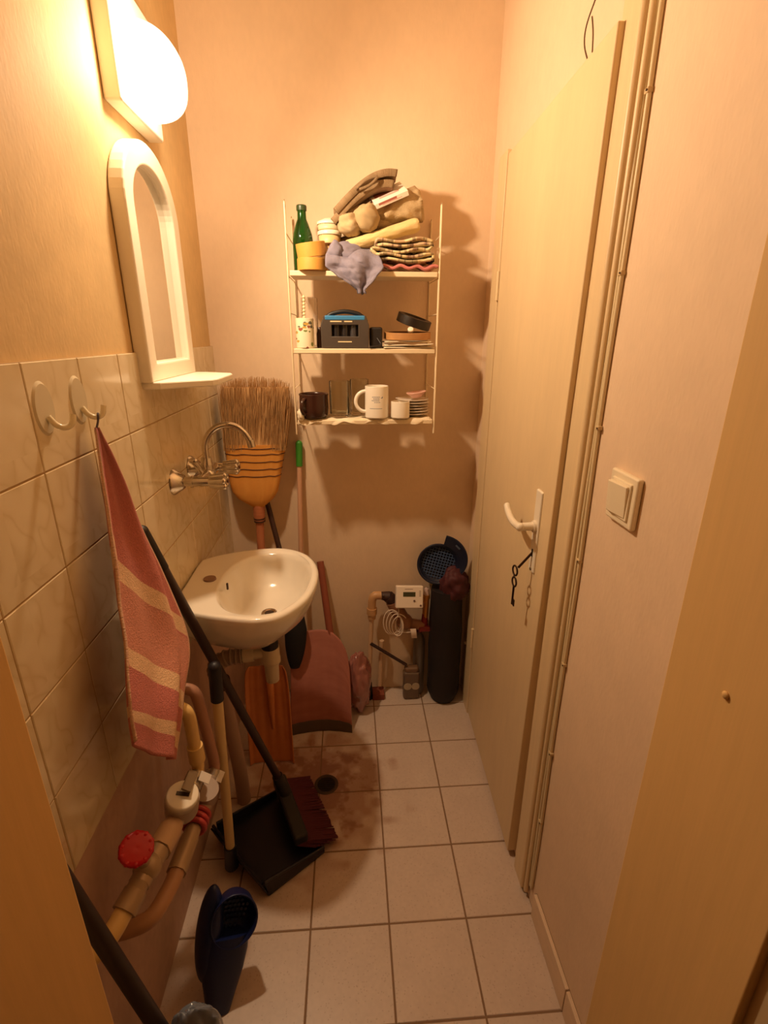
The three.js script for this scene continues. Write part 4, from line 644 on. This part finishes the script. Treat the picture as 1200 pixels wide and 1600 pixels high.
// ---------------------------------------------------------------- blue perforated mop wringers
function wringer(label, m4, base, col) {
  const w = thing('mop_wringer', label, 'mop wringer', base, 'blue mop wringers'), bm = mat(col, 0.38), ap = (g) => g.applyMatrix4(m4);
  const rings = []; for (const [r, z] of [[0.046, -0.046], [0.054, -0.03], [0.058, -0.008], [0.060, 0.0], [0.0615, 0.004], [0.058, 0.006], [0.054, 0.0], [0.048, -0.02], [0.040, -0.036], [0.02, -0.04]]) { const q = []; for (let i = 0; i < 40; i++) { const a = i / 40 * 6.2832, c = Math.cos(a), s = Math.sin(a); q.push(V(c * r * 0.86 + 0.014, s * r * 0.98 + 0.205, z)); } rings.push(q); }
  part('basket', ap(loft(rings)), bm, w);
  const h = []; for (let i = -3; i <= 3; i++) for (let j = -3; j <= 3; j++) if (i * i + j * j <= 11) h.push(new THREE.CylinderGeometry(0.0034, 0.0034, 0.002, 8).rotateX(Math.PI / 2).translate(i * 0.0095 + (j % 2) * 0.003 + 0.014, j * 0.0105 + 0.205, -0.0372 + 0.00042 * (i * i + j * j)));
  part('perforations', ap(merge(h)), mat('#39466a', 0.2), w, 'grid of raised holes').userData.kind = 'stuff';
  part('side_lobe', ap(ball(V(-0.036, 0.172, -0.022), 0.03, 1, 3.5, 0.85, 28)), bm, w);
  part('stem', ap(loft([[0.052, 0.170, 0.028], [0.053, 0.135, 0.027], [0.047, 0.09, 0.022], [0.036, 0.045, 0.018], [0.026, 0.0, 0.016]].map(([hw, y, t]) => { const q = []; for (let i = 0; i < 28; i++) { const a = i / 28 * 6.2832, e = (v) => Math.sign(v) * Math.pow(Math.abs(v), 0.7); q.push(V(e(Math.cos(a)) * hw, y, -0.022 + e(Math.sin(a)) * t)); } return q; }))), bm, w);
  return w;
}
{
  const basis = (x, y, z, at, s) => new THREE.Matrix4().makeBasis(x, y, z).scale(V(s, s, s)).setPosition(at);
  const y1 = V(0.10, 0.90, -0.40).normalize(), z1 = V(0.30, 0.45, 0.85), x1 = V().crossVectors(y1, z1).normalize(), zz = V().crossVectors(x1, y1).normalize();
  wringer('dark blue perforated mop wringer standing near the water pipes', basis(x1, y1, zz, V(-0.318, 0.008, -0.70), 1.0), [-0.32, 0, -0.70], '#141f4e');
}
// foreground pole wrapped in a thin bag
{
  const p = thing('leaning_pole', 'dark pole leaning in the corner behind the door jamb', 'pole', [-0.245, 0, -0.515]);
  part('pole', rod(V(-0.440, 0.86, -0.517), V(-0.248, 0.01, -0.515), 0.013, 0.013, 20), mat('#2c1c16', 0.5), p);
  single('clear_bag', crumple(V(-0.285, 0.20, -0.525), 0.062, 0.20, 0.05, 0.26, 2.8, 51, 64), mat('#aab4c4', 0.15, { transmission: 0.6, thickness: 0, clearcoat: 0.5 }), 'crumpled clear bluish plastic bag round the foot of the dark pole', 'plastic bag', [-0.285, 0, -0.525]);
}
// ---------------------------------------------------------------- heat meter and pipes at the back wall
{
  const wp = mat('#d9b591', 0.4), el = mat('#c99a6a', 0.4), dk = mat('#3a221a', 0.6), br = mat('#9a6a4a', 0.45), Z = -1.74;
  const t = thing('heat_meter', 'white heat meter with small display on brown pipework at the back wall', 'meter', [0.17, 0, Z]);
  part('pipe', rod(V(0.058, 0.045, Z), V(0.074, 0.44, Z), 0.0105, 0.0105, 16), wp, t);
  part('pipe', rod(V(0.106, 0.05, Z - 0.015), V(0.115, 0.27, Z - 0.015), 0.0095, 0.0095, 16), wp, t);
  part('elbow', merge([tube([V(0.074, 0.43, Z), V(0.076, 0.468, Z), V(0.086, 0.486, Z), V(0.112, 0.487, Z)], 0.0165, 24, 14), rod(V(0.074, 0.405, Z), V(0.0745, 0.432, Z), 0.0205, 0.0205, 8), rod(V(0.0735, 0.385, Z), V(0.074, 0.405, Z), 0.016, 0.017, 14)]), el, t);
  part('black_boot', rod(V(0.058, 0.0, Z), V(0.058, 0.075, Z), 0.019, 0.015, 16), mat('#1a1a18', 0.6), t);
  part('valve', merge([rod(V(0.108, 0.487, Z), V(0.142, 0.480, Z), 0.015, 0.022, 14), rod(V(0.138, 0.482, Z), V(0.165, 0.455, Z), 0.024, 0.024, 14), ball(V(0.118, 0.493, Z + 0.016), 0.004, 1, 1, 1, 8)]), dk, t);
  part('flow_body', merge([rod(V(0.155, 0.46, Z), V(0.205, 0.36, Z), 0.027, 0.03, 20), rod(V(0.205, 0.36, Z), V(0.282, 0.345, Z), 0.022, 0.02, 18), ball(V(0.205, 0.365, Z), 0.034), rod(V(0.17, 0.45, Z), V(0.28, 0.44, Z), 0.016, 0.016, 14)]), br, t);
  part('slanted_pipe', rod(V(0.068, 0.275, Z + 0.01), V(0.215, 0.165, Z + 0.01), 0.0065, 0.0065, 12), dk, t);
  const bx = new RoundedBoxGeometry(0.106, 0.086, 0.03, 3, 0.005), face = new THREE.Matrix4().makeRotationFromEuler(new THREE.Euler(-0.35, 0.06, -0.04)).setPosition(0.217, 0.497, Z + 0.035);
  const cs = part('display_case', bx.applyMatrix4(face), mat('#efdfcd', 0.4), t, 'white display case');
  part('screen', RB(-0.026, 0.022, 0.002, 0.020, 0.0145, 0.0158, 0.0008, 1).applyMatrix4(face), mat('#4a4a2e', 0.25), cs, 'small grey display');
  part('screen_digits', merge([0, 1, 2, 3, 4, 5].map((i) => B(-0.020 + i * 0.006, -0.017 + i * 0.006, 0.007, 0.015, 0.0158, 0.0161))).applyMatrix4(face), mat('#22241a', 0.4), cs);
  part('button', merge([rod(V(0.018, -0.014, 0.014), V(0.018, -0.014, 0.0175), 0.004, 0.004, 12), rod(V(0.043, -0.032, 0.014), V(0.043, -0.032, 0.0165), 0.004, 0.004, 12)]).applyMatrix4(face), mat('#7a5a48', 0.5), cs);
  part('print', merge([B(-0.02, 0.012, 0.030, 0.032, 0.0148, 0.0154), ...[0, 1, 2, 3].map((i) => B(0.036, 0.044, 0.004 + i * 0.006, 0.0065 + i * 0.006, 0.0148, 0.0154))]).applyMatrix4(face), mat('#8a7264', 0.6), cs);
  part('brass_valve', merge([rod(V(0.288, 0.385, Z), V(0.290, 0.47, Z), 0.0125, 0.0125, 12), rod(V(0.290, 0.47, Z), V(0.290, 0.486, Z), 0.015, 0.014, 14)]), mat('#c4893e', 0.35, { metalness: 0.4 }), t, 'brass valve');
  part('valve_cap', rod(V(0.290, 0.486, Z), V(0.291, 0.512, Z), 0.0125, 0.0085, 14), mat('#d8b9ae', 0.35), t);
  part('red_lever', merge([RB(0.262, 0.318, 0.328, 0.350, Z + 0.005, Z + 0.024, 0.005, 2), rod(V(0.285, 0.34, Z), V(0.287, 0.40, Z), 0.015, 0.0115, 12)]), mat('#8c2824', 0.45), t, 'dark red valve lever');
  const cab = mat('#ead6c2', 0.45), loops = []; for (let k = 0; k < 4; k++) { const p = []; for (let i = 0; i < 14; i++) { const a = i / 14 * 6.2832; p.push(V(0.152 + k * 0.007 + Math.cos(a) * (0.034 - k * 0.004), 0.385 - k * 0.004 + Math.sin(a) * (0.055 - k * 0.004), Z + 0.034 + 0.004 * k + 0.004 * Math.sin(a * 2 + k))); } loops.push(tube(p, 0.0021, 60, 6, true)); }
  loops.push(tube([V(0.175, 0.455, Z + 0.03), V(0.176, 0.43, Z + 0.042), V(0.165, 0.39, Z + 0.044), V(0.17, 0.35, Z + 0.04), V(0.20, 0.338, Z + 0.036), V(0.235, 0.335, Z + 0.03)], 0.0022, 40, 6), tube([V(0.178, 0.428, Z + 0.044), V(0.195, 0.42, Z + 0.046), V(0.205, 0.408, Z + 0.045)], 0.0018, 20, 6));
  single('cable_coil', merge(loops), cab, 'coil of thin white cable hanging from the heat meter', 'cable', [0.16, 0.32, Z + 0.04]);
  single('label_tag', sheet((u, v) => V(0.225 + 0.022 * u + 0.006 * v, 0.352 - 0.045 * v, Z + 0.034 + 0.004 * Math.sin(v * 4)), 6, 10, 0.0015), mat('#f0dccb', 0.6), 'small white tag hanging from the cable of the heat meter', 'tag', [0.236, 0.307, Z + 0.036]);
  single('brick_block', RB(0.075, 0.125, 0, 0.028, -1.775, -1.72, 0.003, 2), mat('#8a4630', 0.85), 'small reddish block on the floor at the foot of the pipes', 'block', [0.1, 0, -1.745]);
  const gm = mat('#8a8078', 0.3, { transmission: 0.35, thickness: 0.01 });
  const bt = thing('plastic_bottle', 'tall grey plastic bottle standing behind the jar at the back wall', 'bottle', [0.272, 0, -1.772]);
  part('body', lathe([[0, 0], [0.022, 0], [0.024, 0.004], [0.024, 0.25], [0.018, 0.275], [0.011, 0.285], [0.011, 0.3], [0, 0.3]], 28).translate(0.272, 0, -1.772), gm, bt); part('cap', rod(V(0.272, 0.296, -1.772), V(0.272, 0.316, -1.772), 0.0125, 0.012, 16), mat('#6a3a2e', 0.5), bt);
  const jr = thing('plastic_jar', 'squat brownish jar with two pale round labels on the floor by the pipes', 'jar', [0.238, 0, -1.735]);
  part('body', RB(0.203, 0.272, 0, 0.135, -1.755, -1.715, 0.012, 3), mat('#6f5a48', 0.35), jr); part('shoulder', RB(0.208, 0.267, 0.13, 0.155, -1.752, -1.718, 0.01, 3), mat('#7a5a40', 0.45), jr);
  for (const x of [0.221, 0.254]) part('label', rod(V(x, 0.068, -1.716), V(x, 0.068, -1.7135), 0.0165, 0.0165, 20), mat('#b9a78c', 0.5), jr);
}
// ---------------------------------------------------------------- black roll with maroon bag, and the wringer on it
{
  const s = thing('rolled_mat', 'tall black rolled bag with a maroon top in the corner by the door', 'rolled bag', [0.365, 0, -1.725]);
  const bk = mat(0xffffff, 0.7, { map: mottled('#241a1c', '#171012', 6, 6, 73) }), rings = [];
  for (let j = 0; j <= 30; j++) { const t = j / 30, y = 0.004 + 0.515 * t, r = 0.066 * Math.pow(Math.min(1, 0.68 + t * 4), 0.8) * (1 - 0.1 * Math.pow(t, 6)), q = []; for (let i = 0; i < 40; i++) { const a = -i / 40 * 6.2832, k = 1 + 0.035 * n3(Math.cos(a) * 2, Math.sin(a) * 2, t * 9, 4); q.push(V(0.372 - 0.004 * t + Math.cos(a) * r * k, y, -1.727 - 0.002 * t + Math.sin(a) * r * k)); } rings.push(q); }
  part('body', loft(rings), bk, s);
  part('maroon_top', crumple(V(0.392, 0.535, -1.712), 0.054, 0.075, 0.052, 0.24, 2.6, 61, 48), mat('#4d1c20', 0.7), s, 'maroon crumpled top');
  single('door_stop', rod(V(XR - 0.0, 0.258, -1.735), V(XR - 0.012, 0.258, -1.735), 0.006, 0.005, 12), mat('#d8c3ac', 0.4), 'tiny white knob on the wall beside the black roll', 'knob', [XR, 0.258, -1.735]);
  const y1 = V(-0.25, -0.93, 0.1).normalize(), z1 = V(-0.10, 0.22, 0.95), x1 = V().crossVectors(y1, z1).normalize(), zz = V().crossVectors(x1, y1).normalize();
  const c = thing('round_sieve', 'round dark blue sieve with a curved rim flap resting on the maroon bag', 'sieve', [0.33, 0.54, -1.728]);
  const m4 = new THREE.Matrix4().makeBasis(x1.clone().negate(), y1.clone().negate(), zz).scale(V(1.08, 1.08, 1.08)).setPosition(0.330, 0.622, -1.728), ap = (g) => g.applyMatrix4(m4), bm = mat('#141c34', 0.4);
  part('bowl', ap(lathe([[0, -0.02], [0.058, -0.014], [0.066, 0.004], [0.073, 0.008], [0.076, 0.005], [0.071, -0.016], [0.055, -0.03], [0, -0.034]], 48).rotateX(Math.PI / 2)), bm, c);
  const grid = []; for (let i = -5; i <= 5; i++) { const w = Math.sqrt(0.06 * 0.06 - (i * 0.0105) ** 2); grid.push(rod(V(-w, i * 0.0105, -0.011), V(w, i * 0.0105, -0.011), 0.0018, 0.0018, 5), rod(V(i * 0.0105, -w, -0.011), V(i * 0.0105, w, -0.011), 0.0018, 0.0018, 5)); }
  part('mesh', ap(merge(grid)), mat('#46587a', 0.35), c, 'woven mesh').userData.kind = 'stuff';
  part('rim_flap', ap(sheet((u, v) => { const a = -0.15 + u * 1.75, r = 0.070 + 0.042 * v * Math.pow(Math.sin(0.15 + Math.min(1, u * 1.15) * 1.5), 0.6); return V(Math.cos(a) * r, Math.sin(a) * r, 0.006 + 0.012 * v); }, 36, 8, 0.004)), bm, c);
  part('badge', ap(RB(-0.010, 0.010, -0.003, 0.003, 0, 0.003, 0.001, 1).rotateZ(-0.55).translate(0.046, 0.082, 0.018)), mat('#4d5a70', 0.4), c);
}
renderer.render(scene, camera);
